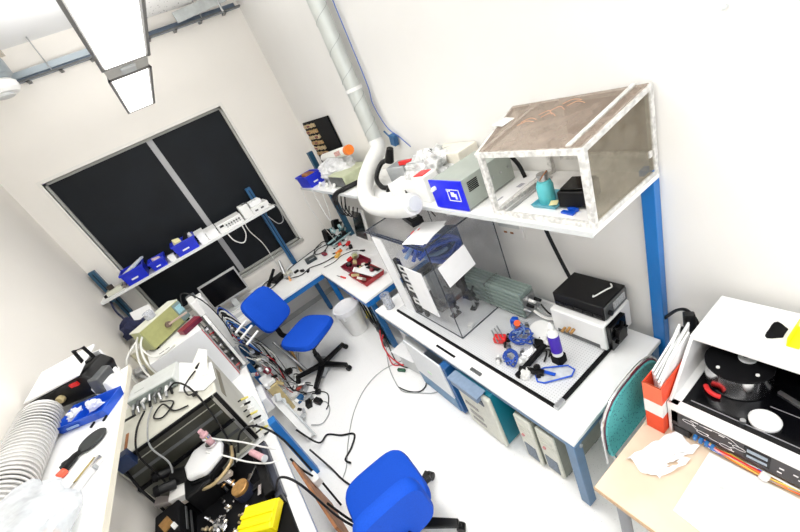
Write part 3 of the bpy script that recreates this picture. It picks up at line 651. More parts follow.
t = thing('blue_tube_coil', 'smaller blue tubing coil at the front edge of the breadboard clutter', 'tubing', (1.09, 1.54, PZ))
part('coil', B().tube(coil((1.095, 1.545, PZ), .06, 4, 4, .05), .006, 7, 4), CABBL, t)
part('fitting', B().cyl((1.06, 1.60, PZ+.01), (1.10, 1.56, PZ+.03), .016).cyl((1.12, 1.50, PZ+.01), (1.14, 1.53, PZ+.03), .014), STEEL, t)
t = thing('red_clamp', 'red clamp with steel rods left of the blue tubing coils', 'clamp', (1.19, 1.75, PZ))
part('body', B().boxc((1.19, 1.73, PZ+.035), (.06, .09, .05), (0, 0, .5)), RED, t, bev=.008)
for k in range(3): part('rod', B().cyl((1.14+.03*k, 1.70, PZ+.06), (1.21+.03*k, 1.83, PZ+.05), .005, seg=8), STEEL, t)
part('screw', B().cyl((1.16, 1.66, PZ+.01), (1.20, 1.70, PZ+.03), .012), BLACK, t)
t = thing('white_disc', 'round white disc lying behind the purple-labelled bottle', 'disc', (1.42, 1.55, PZ))
part('disc', B().lathe([(.001, .02), (.078, .02), (.082, .028), (.078, .036), (.001, .04)], (1.42, 1.55, PZ), 32, (0, -.15, 0)), WPLAST, t)
part('hub', B().cyl((1.42, 1.55, PZ), (1.42, 1.55, PZ+.025), .03), BLACK, t)
t = thing('spray_bottle', 'white squeeze bottle with purple label standing on the breadboard', 'bottle', (1.262, 1.29, PZ))
part('base_block', B().box(1.227, 1.297, 1.255, 1.325, PZ, PZ+.075), MATTEB, t, bev=.006)
part('body', B().lathe([(.001, PZ+.075), (.034, PZ+.075), (.035, PZ+.25), (.026, PZ+.275), (.016, PZ+.285), (.014, PZ+.31), (.018, PZ+.312), (.006, PZ+.345), (.001, PZ+.347)], (1.262, 1.29, 0)), WPLAST, t)
part('label_band', B().lathe([(.0352, PZ+.105), (.0357, PZ+.105), (.0357, PZ+.245), (.0352, PZ+.245)], (1.262, 1.29, 0)), PURPLE, t)
t = thing('black_arm_bracket', 'black crossed bar bracket lying on the breadboard by the spray bottle', 'bracket', (1.15, 1.41, PZ))
part('bar', B().beam((1.00, 1.42, PZ+.02), (1.30, 1.42, PZ+.045), .03, .03), MATTEB, t, bev=.003)
part('bar', B().beam((1.05, 1.44, PZ+.035), (1.12, 1.30, PZ+.02), .035, .03), BLACK, t, bev=.003)
part('clamp', B().cyl((1.12, 1.35, PZ), (1.12, 1.35, PZ+.05), .022), BLACK, t)
part('clamp', B().cyl((1.29, 1.46, PZ), (1.29, 1.46, PZ+.06), .03), BLACK, t)
t = thing('blue_frame_goggles', 'clear goggles with blue rim lying at the near front of the breadboard', 'goggles', (1.16, 1.27, PZ))
rim = [(1.10, 1.36, PZ+.008), (1.05, 1.30, PZ+.008), (1.065, 1.26, PZ+.008), (1.20, 1.16, PZ+.012), (1.245, 1.17, PZ+.02), (1.25, 1.22, PZ+.02), (1.16, 1.33, PZ+.012), (1.10, 1.36, PZ+.008)]
part('rim', B().tube(rim, .0055, 7, 1), BLUET, t)
part('lens', B().prism([(p[0], p[1], PZ+.004) for p in rim[:-1]], (0, 0, .003)), FILM, t)
part('strap', B().beam((1.12, 1.34, PZ+.02), (1.15, 1.24, PZ+.016), .022, .006), BLUET, t)
for k, (x, y, m_, lab) in enumerate(((1.20, 1.47, PAPER, 'crumpled white tissue between blue coil and black bracket'), (1.12, 1.47, CRUM, 'clear wrap scrap beside the smaller blue tubing coil'), (1.33, 1.46, WPLAST, 'white fitting scrap beneath the white disc'), (1.06, 1.39, M('pale_grey_wrap', (.66, .66, .64), .5), 'grey wrap scrap at the tip of the black bracket'))):
    solo('scrap', B().crumple((x, y, PZ+.018), .034, (1.3, 1., .8), .6, 3, 3, k), m_, lab, 'scrap', 'scraps on the breadboard')
for k in range(4):
    a = [(1.24+.05*k, 1.50+.02*k, PZ+.015), (1.22+.03*k, 1.44, PZ+.03), (1.27+.02*k, 1.39-.01*k, PZ+.03), (1.20+.05*k, 1.36, PZ+.012)]
    cable(['black lead weaving under the spray bottle, nearest the front', 'black lead looping behind the spray bottle base', 'grey lead across the breadboard beside the white disc', 'black lead towards the chiller from the white disc'][k], a, .006, [CABB, CABB, CABG, CABB][k], 'lead', 'cable', 'leads in the breadboard clutter')
for k, (x, y, m_, lab) in enumerate(((1.17, 1.64, STEEL, 'steel fitting between the red clamp and blue coil'), (1.24, 1.70, BLACK, 'black fitting right behind the red clamp'), (1.04, 1.62, WPLAST, 'white fitting in front of the red clamp'), (1.30, 1.50, BLACK, 'black fitting beside the white disc edge'), (1.18, 1.52, STEEL, 'steel fitting between the two blue coils'), (1.40, 1.66, STEEL, 'steel fitting under the radiator connectors'), (1.10, 1.33, BLACK, 'black fitting beside the goggles rim'), (1.34, 1.38, BRASS, 'brass fitting between spray bottle and chiller'))):
    t = thing('pipe_fitting', lab, 'fitting', (x, y, PZ), 0, 'fittings in the breadboard clutter')
    part('body', B().cyl((x-.025, y-.02, PZ+.016), (x+.025, y+.02, PZ+.02), .015, .013, 12), m_, t); part('nut', B().cyl((x-.008, y-.006, PZ+.017), (x+.008, y+.006, PZ+.018), .0185, seg=6), STEEL if m_ != STEEL else DGREY, t)
# ------------------------------------------------------------------ under the right bench
def tower(name, label, x, y, w, d, h, side, front, group=None, rz=0):
    t = thing(name, label, 'computer', (x, y, 0), rz, group)
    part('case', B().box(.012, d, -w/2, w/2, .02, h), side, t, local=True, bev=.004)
    part('front_panel', B().box(-.008, .014, -w/2, w/2, .02, h), front, t, local=True, bev=.008)
    part('drive_bay', B().box(-.012, -.006, -w*.38, w*.38, h*.80, h*.86).box(-.012, -.006, -w*.38, w*.38, h*.70, h*.75), M('bay_cream', (.55, .55, .48), .5), t, local=True, bev=.002)
    part('button', B().cyl((-.006, w*.2, h*.62), (-.016, w*.2, h*.62), .012, seg=12), M('button_rose', (.6, .25, .25), .5), t, local=True)
    part('vent', B().box(-.012, -.006, -w*.34, w*.34, h*.12, h*.42), M('vent_slate', (.16, .20, .26), .5, var=.4, scale=90), t, local=True)
    for xx in (.06, d-.06): part('foot', B().boxc((xx, 0, .01), (.04, w*.9, .02)), BLACK, t, local=True)
    return t
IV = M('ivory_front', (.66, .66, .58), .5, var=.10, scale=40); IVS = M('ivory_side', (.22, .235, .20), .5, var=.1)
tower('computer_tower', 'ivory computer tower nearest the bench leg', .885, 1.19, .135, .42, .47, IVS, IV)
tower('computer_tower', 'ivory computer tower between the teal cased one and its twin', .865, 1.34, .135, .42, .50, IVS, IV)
t = thing('teal_cased_machine', 'wide ivory fronted machine with teal side panel under the right bench', 'machine', (.81, 1.75, 0))
part('case', B().box(.83, 1.20, 1.56, 1.93, .02, .58), TEAL, t, bev=.005)
part('front_panel', B().box(.795, .83, 1.55, 1.93, .03, .57), IV, t, bev=.012)
part('buttons', B().box(.79, .797, 1.72, 1.86, .2, .24).box(.79, .797, 1.72, 1.86, .12, .15).box(.79, .797, 1.74, 1.88, .3, .33), M('button_grey', (.35, .34, .32), .5, var=.4, scale=100), t)
part('drive_slot', B().box(.789, .797, 1.62, 1.70, .46, .52), M('slot_dark', (.03, .05, .09), .4), t, bev=.004)
part('castor', B().boxc((.86, 1.6, .012), (.05, .04, .024)).boxc((.86, 1.88, .012), (.05, .04, .024)), BLACK, t)
t = thing('slate_box', 'slate blue drawer box sticking out under the bench above the teal cased machine', 'box', (.8, 1.76, .535))
part('body', B().tray(.755, .84, 1.62, 1.90, .535, .60, .006), M('slate_plastic', (.13, .20, .31), .4, var=.15), t, bev=.003)
part('lid', B().box(.75, .84, 1.60, 1.92, .60, .606), M('slate_lid', (.22, .30, .42), .35, var=.1), t)
t = thing('blue_drawer_unit', 'slim blue cabinet with white front panel under the middle of the right bench', 'cabinet', (.85, 2.28, 0))
part('body', B().box(.80, 1.15, 2.02, 2.10, .02, .58).box(.80, 1.15, 2.10, 2.60, .02, .05), M('cabinet_blue', (.015, .11, .32), .4, var=.12, scale=5), t, bev=.004)
part('front_panel', B().box(.785, .80, 2.06, 2.60, .20, .60), M('cabinet_white', (.78, .80, .82), .4, var=.03), t, bev=.004)
part('lower_front', B().box(.79, .80, 2.06, 2.60, .03, .195), M('cabinet_blue_pale', (.10, .24, .42), .4, var=.1), t)
part('green_mark', B().box(.781, .786, 2.3, 2.35, .34, .36), M('pale_green', (.5, .7, .5), .5), t)
part('end_slot', B().box(.84, .90, 2.012, 2.022, .12, .46), MATTEB, t)
t = thing('white_carton_box', 'white cardboard carton on the floor under the far part of the right bench', 'box', (.98, 2.95, 0))
part('body', B().boxc((.98, 2.84, .14), (.34, .34, .28), (0, 0, .15)), M('grey_white_card', (.68, .70, .70), .6, var=.05), t, bev=.006)
part('flap', B().boxc((.85, 2.80, .284), (.20, .34, .006), (0, .12, .15)), PAPER, t)
t = thing('white_carton_box', 'smaller white carton behind the floor carton by the desk leg', 'box', (1.14, 3.14, 0))
part('body', B().boxc((1.14, 3.14, .12), (.30, .16, .24), (0, 0, -.1)), PAPER, t, bev=.005)
t = thing('power_strip', 'black power strip with red leads standing at the right bench far leg', 'power strip', (.86, 3.35, 0))
part('body', B().boxc((.86, 3.42, .20), (.05, .07, .40), (.25, .1, 0)), BLACK, t, bev=.006)
for k in range(5):
    part('socket', B().boxc((.832, 3.375+.012*k, .07+.07*k), (.02, .05, .045), (.25, .1, 0)), DGREY, t)
part('red_lead', B().tube([(.84, 3.36, .30), (.78, 3.30, .22), (.74, 3.2, .06), (.72, 3.1, .012), (.80, 3.0, .012), (.86, 2.92, .05)], .007, 6), CABR, t)
part('red_lead', B().tube([(.84, 3.34, .24), (.76, 3.26, .20), (.74, 3.12, .10), (.78, 2.98, .012)], .007, 6), CABR, t)
cable('black lead looping on the floor in front of the white carton', [(.84, 3.3, .2), (.76, 3.1, .05), (.78, 2.96, .012), (.86, 2.80, .01), (.80, 2.60, .01), (.70, 2.56, .01), (.62, 2.66, .01), (.58, 2.8, .01)], .006, CABB)
cable('pale lead looping on the floor beyond the white carton', [(.80, 3.32, .1), (.68, 3.15, .01), (.60, 2.9, .01), (.58, 2.72, .01), (.66, 2.58, .01), (.75, 2.45, .01), (.82, 2.40, .01)], .005, CABG)
solo('green_clip', B().boxc((.73, 2.95, .02), (.03, .09, .03), (0, 0, .5)), M('dark_green', (.02, .10, .05), .5), 'dark green plug on the floor before the white carton', 'plug', bev=.004)
# ------------------------------------------------------------------ wooden table and spin machine
t = thing('wooden_table', 'pale wooden table with grey round legs in the near right corner', 'table', (1.2, .2, 0))
part('top', B().box(.725, 1.72, -.75, .735, .645, .675), WOODT, t, bev=.004)
part('edge_band', B().box(.722, .728, -.75, .735, .648, .674), M('wood_edge', (.55, .36, .20), .5, var=.1), t)
for x, y in ((.80, .66), (1.64, .66), (.80, -.66), (1.64, -.66)):
    l = part('leg', B().cyl((x, y, .02), (x, y, .645), .028), M('leg_grey', (.20, .21, .23), .4, metal=.3), t); part('foot', B().cyl((x, y, 0), (x, y, .02), .03), BLACK, l)
part('rail', B().box(.80, 1.64, .645, .675, .58, .64), M('leg_grey', (.2, .21, .23)), t)
MZ = .677
t = thing('spin_coater', 'white bench machine with black front panel and chrome drum on the wooden table', 'machine', (1.48, .3, MZ))
X0, X1, Y0, Y1 = 1.20, 1.745, -.06, .63
part('base', B().box(X0+.06, X1, Y0, Y1, MZ+.012, 0.77), BLACK, t)
for ya in (Y1-.015, Y0): part('side_cheek', B().box(X0, X0+.05, ya, ya+.015, MZ, .90), WENAM, t, bev=.003)
part('deck_frame', B().box(X0-.004, X0+.035, Y0, Y1, 0.855, 0.9).box(X0, X1, Y1-.045, Y1, 0.77, 0.9).box(X0, X1, Y0, Y0+.03, 0.77, 0.9), WENAM, t, bev=.004)
part('deck', B().box(X0+.035, X1-.02, Y0+.03, Y1-.045, 0.83, 0.895), GLOSSB, t)
part('front_panel', B().box(X0, X0+.012, Y0+.015, Y1-.015, .745, 0.855), M('panel_brown_black', (.030, .026, .030), .35, var=.3, scale=6), t)
# panel drawing: loop of ovals and lines
d = B(); px = X0-.003
def P3(y, z): return (px, y, z)
ov = [(.545, 0.822), (.49, 0.788), (.405, 0.776), (.36, 0.808)]
for y, z in ov: d.tube([P3(y+.022*math.cos(a), z+.010*math.sin(a)) for a in [k*PI/8 for k in range(17)]],   .0011, 5, 1)
d.tube([P3(.53, 0.813), P3(.515, 0.8), P3(.505, 0.796)],   .0011, 5, 4); d.tube([P3(.47, 0.783), P3(.45, 0.778), P3(.43, 0.778)],   .0011, 5, 4)
d.tube([P3(.39, 0.785), P3(.375, 0.796)],   .0011, 5, 1); d.tube([P3(.36, 0.818), P3(.39, 0.842), P3(.43, 0.846), P3(.50, 0.838)],   .0011, 5, 5)
for y, z, l in ((.52, 0.842, .03), (.47, 0.84, .03), (.52, 0.816, .012), (.47, 0.796, .01), (.385, 0.767, .02), (.39, 0.816, .012), (.42, 0.836, .02)): d.boxc(P3(y, z), (.002, l, .004))
part('panel_drawing', d, M('panel_ink_white', (0.82, 0.79, 0.79), .5), t)
part('display', B().box(X0-.004, X0, .27, .335, 0.812, 0.832).box(X0-.004, X0, .27, .335, 0.776, 0.792), M('display_grey', (.30, .36, .42), .3), t, bev=.002)
part('display_bezel', B().box(X0-.002, X0+.001, .262, .345, 0.768, 0.842), GLOSSB, t)
for y, z in ((.235, 0.805), (.195, 0.805), (.24, 0.776), (.18, 0.785)): part('panel_mark', B().box(X0-.003, X0, y-.014, y, z, z+.005), M('panel_ink_white', (0.82, 0.79, 0.79)), t)
# wiring below the panel
wires = [ORANGE, M('brown_wire', (.28, .10, .03), .5), CABW, M('yellow_wire', (.7, .55, .1), .5), CABR, BLUET, CABG, M('copper_wire', (.6, .28, .12), .45), PINK]
for k in range(14):
    y0 = .46-.004*(k % 5); z0 = .765-.006*(k % 4)
    part('wire', B().tube([(X0+.03, .53-.01*(k % 4), .735), (X0-.005-.004*(k % 3), y0, z0-.03), (X0-.012+.004*(k % 4), .38, .712+.006*(k % 5)), (X0-.01+.004*(k % 3), .27, .705+.005*(k % 6)), (X0+.0, .15, .70+.008*(k % 4)), (X0+.02, .0, .71)], .0042, 6, 5), wires[k % 9], t)
for k in range(4): part('terminal_block', B().boxc((X0-.008, .515-.022*k, .737-.003*k), (.022, .015, .024)), M('terminal_blue', (.03, .16, .42), .4), t, bev=.003)
part('connector', B().boxc((X0-.015, .27, .722), (.03, .03, .03), (.3, 0, 0)), WPLAST, t, bev=.005)
part('relay', B().boxc((X0+.02, .575, .72), (.05, .07, .05)), BLACK, t, bev=.004)
# hood
HXF = 1.425
part('cover', B().box(HXF, X1, Y0, Y1, 1.118, 1.142).box(X1-.02, X1, Y0, Y1, 0.77, 1.13).box(HXF+.0, X1, Y0, Y0+.02, 0.9, 1.13), WENAM, t, bev=.004)
part('cover_cheek', B().prism([(X0+.01, Y1-.014, 0.895), (X1, Y1-.014, 0.895), (X1, Y1-.014, 1.13), (HXF, Y1-.014, 1.13)], (0, .014, 0)), WENAM, t, bev=.003)
part('cover_lining', B().box(HXF+.02, X1-.02, Y0+.02, Y1-.02, 1.106, 1.117).box(X1-.03, X1-.02, Y0+.02, Y1-.02, 0.9, 1.11), MATTEB, t)
# drum: chrome bowl with a black half lid
cx, cy = 1.475, .465
bw = B(); n = 24
part('bowl', B().lathe([(.108, 0.896), (.116, 0.9), (.118, 0.915), (.118, 1.015), (.112, 1.015), (.105, 0.94)], (cx, cy, 0), 36), CHROME, t)
part('bowl_lid', B().lathe([(.001, 1.014), (.119, 1.014), (.119, 1.024), (.001, 1.026)], (cx, cy, 0), 36), MATTEB, t)
part('spindle', B().lathe([(.001, 1.025), (.032, 1.025), (.032, 1.036), (.001, 1.038)], (cx+.03, cy-.02, 0)), LGREY, t)
part('drive_arm', B().tube([(cx+.03, cy-.02, 1.038), (cx+.05, cy-.0, 1.085), (cx+.12, cy+.02, 1.09), (X1-.03, cy+.03, 1.03)], .016, 8), BLACK, t)
for a in (2.6, 4.2): part('screw', B().cyl((cx+.09*math.cos(a), cy+.09*math.sin(a), 1.025), (cx+.09*math.cos(a), cy+.09*math.sin(a), 1.03), .007, seg=10), WPLAST, t)
part('red_grip', B().tube([(1.37, .545, 0.905), (1.345, .525, 0.91), (1.335, .50, 0.91), (1.34, .48, 0.905)], .011, 8), RED, t)
part('knob', B().lathe([(.001, 0.895), (.05, 0.895), (.052, 0.91), (.046, 0.918), (.001, 0.92)], (1.315, .32, 0)), WENAM, t)
part('small_knob', B().cyl((1.268, .375, 0.895), (1.268, .375, 0.912), .010), STEEL, t)
part('steel_bar', B().beam((1.49, .33, 0.9), (1.46, .25, 0.9), .014, .014), STEEL, t)
part('deck_line', B().box(1.262, 1.266, .06, .56, 0.895, 0.897).box(1.40, 1.403, .10, .33, 0.895, 0.897), M('deck_grey_line', (.28, .28, .30), .5), t)
# things on its cover
solo('black_blob_sticker', B().prism([(1.60+.05*math.cos(a)*(1+.25*math.sin(3*a)), .385+.036*math.sin(a)*(1+.3*math.cos(2*a)), 1.1425) for a in [k*PI/9 for k in range(18)]], (0, 0, .003)), MATTEB, 'black irregular label on top of the white machine cover', 'sticker')
solo('warning_label', B().box(1.53, 1.66, .335, .337, 1.143, 1.19).box(1.53, 1.66, .30, .335, 1.143, 1.146), YELLOW, 'yellow edged upright label at the right of the white machine cover', 'label')
# binder
t = thing('file_box', 'orange-red file box with a white band holding papers on the wooden table', 'file box', (1.25, .69, MZ))
ang = -.14
def rb(b): return b
bx0, bx1, by0, by1 = 1.165, 1.425, .636, .715
part('body', B().tray(bx0, bx1, by0, by1, MZ, 1.015, .004, .0), ORRED, t)
part('white_band', B().box(bx0-.0015, bx1-.10, by0-.0015, by1+.0015, .805, .895), M('band_white', (.82, .82, .80), .55), t)
part('spine_edge', B().box(bx0-.001, bx0+.006, by0-.001, by1+.001, .896, 1.015), M('lighter_orange', (.85, .16, .07), .5), t)
for k in range(5):
    solo('paper_stack', B().prism([(bx0+.02+.02*k, by0+.010+.013*k, MZ+.006), (bx1-.02, by0+.010+.013*k, MZ+.006), (bx1+.04+.03*(k % 3), by0+.010+.013*k, 1.12+.02*(k % 2)), (bx0+.10+.04*k, by0+.010+.013*k, 1.08-.01*(k % 2)), (bx0+.03+.01*k, by0+.010+.013*k, 1.0+.008*k)], (0, .008, 0)), [PAPER, WHITE, LGREY, PAPER, WHITE][k],
         ['white papers in the red file box closest to the machine', 'second white papers from the machine in the red file box', 'pale grey folder in the middle of the red file box', 'white papers in the red file box beside the grey folder', 'white papers in the red file box nearest the teal chair'][k], 'papers', 'papers in the red file box')
t = thing('black_clamp', 'black clip and plug resting behind the papers of the red file box', 'clip', (1.6, .72, 1.0))
part('body', B().boxc((1.62, .715, 1.03), (.06, .05, .09), (0, .4, .5)), BLACK, t, bev=.006)
part('jaw', B().beam((1.58, .70, 1.01), (1.52, .68, .96), .03, .014).beam((1.60, .73, 1.0), (1.55, .73, .95), .02, .014), MATTEB, t)
# papers on table
t = thing('paper_sheet', 'large white sheet of paper at the near edge of the wooden table', 'paper', (1.0, .3, MZ))
part('sheet', B().prism([(1.19, .46, MZ), (.85, .455, MZ), (.80, -.05, MZ), (1.19, -.05, MZ)], (0, 0, .004)), PAPER, t)
b = B()
for k in range(7): b.box(1.09-.035*k, 1.095-.035*k, .05, .30, MZ+.004, MZ+.0045)
part('faint_lines', b, M('faint_grey', (.74, .75, .76), .8), t)
part('mark', B().cyl((1.06, .365, MZ+.004), (1.06, .365, MZ+.0048), .008, seg=12), LGREY, t)
b = B(); rnd = random.Random(3); g = 14
vv = [[b.bm.verts.new((.93+.26*i/g+.012*math.sin(j*.6), .70-.15*j/g+.02*noise.noise(Vector((i*.4, 0, 3)))*(j/g)-.09*i/g, MZ+.004+.035*abs(noise.noise(Vector((i*.3, j*.3, 1.7)))))) for j in range(g+1)] for i in range(g+1)]
for i in range(g):
    for j in range(g):
        if (i-5)**2+(j-11)**2 > 1 and not (j > 10 and i > 8): b.bm.faces.new((vv[i][j], vv[i+1][j], vv[i+1][j+1], vv[i][j+1]))
solo('tissue', b, PAPER, 'torn white tissue with a hole lying on the wooden table', 'tissue')
solo('brown_smudge', B().prism([(1.0+.03*math.cos(a), .60+.018*math.sin(a), MZ-.0015) for a in [k*PI/6 for k in range(12)]], (0, 0, .002)), WOODB, 'small brown scrap under the hole in the tissue', 'scrap')
# teal stacking chair behind the table
t = thing('visitor_chair', 'teal speckled chair with chrome and dark rim tucked between bench and wooden table', 'chair', (1.27, .62, 0))
def speck():
    m = M('teal_speckled_fabric', (.06, .36, .38), .8); nt = m.node_tree; b_ = nt.nodes['Principled BSDF']; tc = nt.nodes.new('ShaderNodeTexCoord')
    v = nt.nodes.new('ShaderNodeTexVoronoi'); v.inputs['Scale'].default_value = 60; r = nt.nodes.new('ShaderNodeValToRGB')
    r.color_ramp.elements[0].position = .18; r.color_ramp.elements[1].position = .3; r.color_ramp.elements[0].color = (.01, .10, .16, 1); r.color_ramp.elements[1].color = (.08, .42, .43, 1)
    nt.links.new(tc.outputs['Object'], v.inputs['Vector']); nt.links.new(v.outputs['Distance'], r.inputs['Fac']); nt.links.new(r.outputs['Color'], b_.inputs['Base Color']); return m
SP = speck()
def backpts(sx, z0, z1, y, n=24, cx=1.245):
    out = []
    for k in range(n+1):
        a = PI*k/n; c_, s_ = math.cos(a), math.sin(a)
        out.append((cx+sx*math.copysign(abs(c_)**.7, c_), y+.03*(c_*c_), z0+(z1-z0)*abs(s_)**.62))
    return out
by = .845
pts = backpts(.27, .58, .885, by)
low = [(1.52, by+.03, .50), (1.02, by+.03, .50)]
part('backrest', B().prism([(p[0], by, p[2]) for p in pts]+[(.995, by, .48), (1.495, by, .48)], (0, -.03, 0)), SP, t, bev=.01)
part('backrest_rim', B().tube([(1.51, by, .42)]+[(p[0]+(p[0]-1.245)*.035, by-.012, p[2]+.010) for p in pts]+[(.98, by, .42)], .008, 8, 1), CHROME, t)
part('rim_trim', B().tube([(p[0]+(p[0]-1.245)*.01, by-.018, p[2]+.001) for p in pts], .006, 8, 1), M('rim_maroon', (.10, .02, .05), .5), t)
part('seat', B().boxc((1.27, .62, .40), (.46, .42, .06)), SP, t, bev=.025)
for x, y in ((1.05, .83), (1.49, .83), (1.05, .44), (1.49, .44)):
    part('leg', B().tube([(1.27+(x-1.27)*1.1, y, 0), (x, y, .38)] if y < .6 else [(1.27+(x-1.27)*1.12, y+.01, 0), (x, y, .30), (1.27+(x-1.27)*1.1, by, .45)], .012, 8, 1 if y < .6 else 4), CHROME, t)

# ------------------------------------------------------------------ blue office chairs
def pad(w, d, th, curve=0., n=18, p=4.2, puff=.5):
    """rounded cushion, lying in xy, d along y"""
    b = B(); rows = []
    for s_, rr in ((-1, .80), (-1, .93), (-.55, 1.0), (.2, 1.0), (.72, .955), (.95, .82), (1.0, .45)):
        ring = []
        for k in range(n*2):
            a = PI*k/n; c_, q = math.cos(a), math.sin(a)
            x = w/2*rr*math.copysign(abs(c_)**(2/p), c_); y = d/2*rr*math.copysign(abs(q)**(2/p), q)
            z = th/2*s_
            ring.append(b.bm.verts.new((x, y, z+curve*(x/(w/2))**2)))
        rows.append(ring)
    m_ = n*2
    for i in range(len(rows)-1):
        for k in range(m_): b.bm.faces.new((rows[i][k], rows[i][(k+1) % m_], rows[i+1][(k+1) % m_], rows[i+1][k]))
    b.bm.faces.new(rows[0][::-1]); b.bm.faces.new(rows[-1]); return b
def tf(b, loc, rot=(0, 0, 0)):
    bmesh.ops.transform(b.bm, matrix=Matrix.Translation(loc) @ Euler(rot).to_matrix().to_4x4(), verts=b.bm.verts); return b
def office_chair(label, loc, rz, sz, leg_a, seat=(.53, .55), back=(.43, .46), back_z=.33, tilt=-.20, seat_off=(0, 0), back_y=.30, rear=False, side=1, LR=.355):
    t = thing('office_chair', label, 'chair', loc, rz, 'blue office chairs')
    sx, sy = seat_off
    # local frame: the sitter faces -y
    part('seat', tf(pad(seat[0], seat[1], .09), (sx, sy, sz-.045)), BLUEC, t, local=True)
    part('seat_shell', tf(pad(seat[0]*.8, seat[1]*.8, .05), (sx, sy, sz-.105)), BLACK, t, local=True)
    part('mechanism', B().boxc((sx*.5, sy*.5, sz-.15), (.16, .26, .06)), BLACK, t, local=True, bev=.01)
    part('lever', B().cyl((sx+.05*side, sy+.05, sz-.15), (sx+.27*side, sy+.07, sz-.11), .009).cyl((sx+.24*side, sy+.066, sz-.113), (sx+.29*side, sy+.07, sz-.11), .018), BLACK, t, local=True)
    bz = sz+back_z; th = PI/2+tilt
    part('backrest', tf(pad(back[0], back[1], .10 if rear else .075, .0 if rear else .03), (sx, sy+back_y+.05, bz), (th, 0, 0)), BLUEC, t, local=True)
    part('back_bracket', B().tube([(sx, sy+.1, sz-.14), (sx, sy+back_y+.06, sz-.13), (sx, sy+back_y+.10, sz-.02), (sx, sy+back_y+.11, bz-.10)], lambda q: .032, 10, 6), BLACK, t, local=True)
    if not rear: part('back_plate', B().boxc((sx, sy+back_y+.105, bz), (.2, .03, .2), (tilt, 0, 0)), BLACK, t, local=True, bev=.01)
    part('gas_lift', B().cyl((0, 0, .10), (0, 0, .26), .032).cyl((0, 0, .26), (sx*.5, sy*.5, sz-.15), .018), BLACK, t, local=True)
    part('hub', B().cyl((0, 0, .07), (0, 0, .13), .055, .04), BLACK, t, local=True)
    for k in range(5):
        a = leg_a+k*2*PI/5; c_, s_ = math.cos(a), math.sin(a)
        l = part('base_leg', B().prism([(.03*c_-.036*s_, .03*s_+.036*c_, .075), (.03*c_+.036*s_, .03*s_-.036*c_, .075), (LR*c_+.024*s_, LR*s_-.024*c_, .062), (LR*c_-.024*s_, LR*s_+.024*c_, .062)], (0, 0, .04)), BLACK, t, local=True, bev=.008)
        part('castor', B().cyl((LR*c_-.024*s_, LR*s_+.024*c_, .03), (LR*c_+.024*s_, LR*s_-.024*c_, .03), .03).cyl((LR*c_, LR*s_, .03), (LR*c_, LR*s_, .07), .012), BLACK, l, local=True, bev=.004)
    return t
office_chair('bright blue office chair facing the viewer in the middle of the floor', (.154, 3.83, 0), math.radians(28), .58, math.radians(15.5-28), seat=(.54, .54), back=(.45, .50), back_z=.30, tilt=-.42, seat_off=(.08, .02), back_y=.415)
office_chair('bright blue office chair cut off by the bottom edge, its back to the viewer', (-.075, 1.675, 0), math.radians(176), .50, math.radians(-44-177), seat=(.50, .50), back=(.42, .40), back_z=.21, tilt=-.08, back_y=.28, rear=True, side=-1, LR=.365)

# ------------------------------------------------------------------ white bin
t = thing('waste_bin', 'white round waste bin standing by the corner desk leg', 'bin', (.78, 4.07, 0))
part('body', B().lathe([(.001, .004), (.12, .004), (.165, .40), (.172, .40), (.172, .412), (.16, .412), (.115, .012), (.001, .012)], (.78, 4.07, 0), 36), WPLAST, t)
part('liner', B().lathe([(.174, .355), (.178, .36), (.178, .42), (.155, .422), (.13, .39), (.06, .37), (.001, .365)], (.78, 4.07, 0), 36), M('bin_liner', (.86, .86, .87), .45, var=.04, scale=14, bump=.2), t)
part('rim_clip', B().boxc((.66, 3.96, .33), (.03, .03, .06)), WPLAST, t, bev=.005)
solo('yellow_tag', B().boxc((.94, 3.88, .22), (.03, .08, .10), (.2, .2, .3)), YELLOW, 'small yellow tag on the black strip right of the white waste bin', 'tag')
t = thing('cable_strip', 'vertical bundle of dark cables beside the white waste bin under the desk', 'cables', (.93, 3.7, 0))
for k in range(7):
    part('cable', B().tube([(.93+.012*(k % 3), 4.05-.05*k, .60), (.95, 4.0-.06*k, .40+.02*(k % 3)), (.90+.02*(k % 2), 3.8-.05*k, .22), (.90, 3.6-.03*k, .08), (.88, 3.50-.02*k, .015)], .011, 6, 5), [CABB, CABG, CABB, CABW, CABB, TEALF, CABB][k], t)
# ------------------------------------------------------------------ back desk and right return desk
DZ = .78
t = thing('corner_desk', 'white desk with blue steel frame under the window', 'desk', (.2, 5.0, 0))
DF = BLUEP
part('top', B().box(-.62, 1.76, 4.53, 5.42, DZ-.03, DZ), WHITE, t, bev=.004)
part('rail', B().box(-.60, .83, 4.545, 4.585, DZ-.10, DZ-.03), BLUEP, t)
part('rail', B().box(-.60, 1.70, 5.36, 5.40, DZ-.10, DZ-.03), BLUEP, t)
for x, y in ((.76, 5.0), (-.55, 5.0), (1.66, 5.3), (-.55, 5.34)):
    l = part('leg', B().box(x-.03, x+.03, y-.03, y+.03, .02, DZ-.03), BLUEF, t, bev=.004); part('foot', B().cyl((x, y, 0), (x, y, .02), .024), BLACK, l)
part('cross_beam', B().box(.74, .78, 4.58, 5.36, DZ-.10, DZ-.05), BLUEF, t)
t = thing('side_desk', 'white desk with blue frame along the right wall between window desk and bench', 'desk', (1.3, 3.9, 0))
part('top', B().box(.815, 1.76, 3.25, 4.528, DZ-.028, DZ+.001), WHITE, t, bev=.004)
part('rail', B().box(.83, .87, 3.28, 4.52, DZ-.10, DZ-.03), BLUEP, t)
part('rail', B().box(.87, 1.74, 3.265, 3.305, DZ-.10, DZ-.03), BLUEP, t)
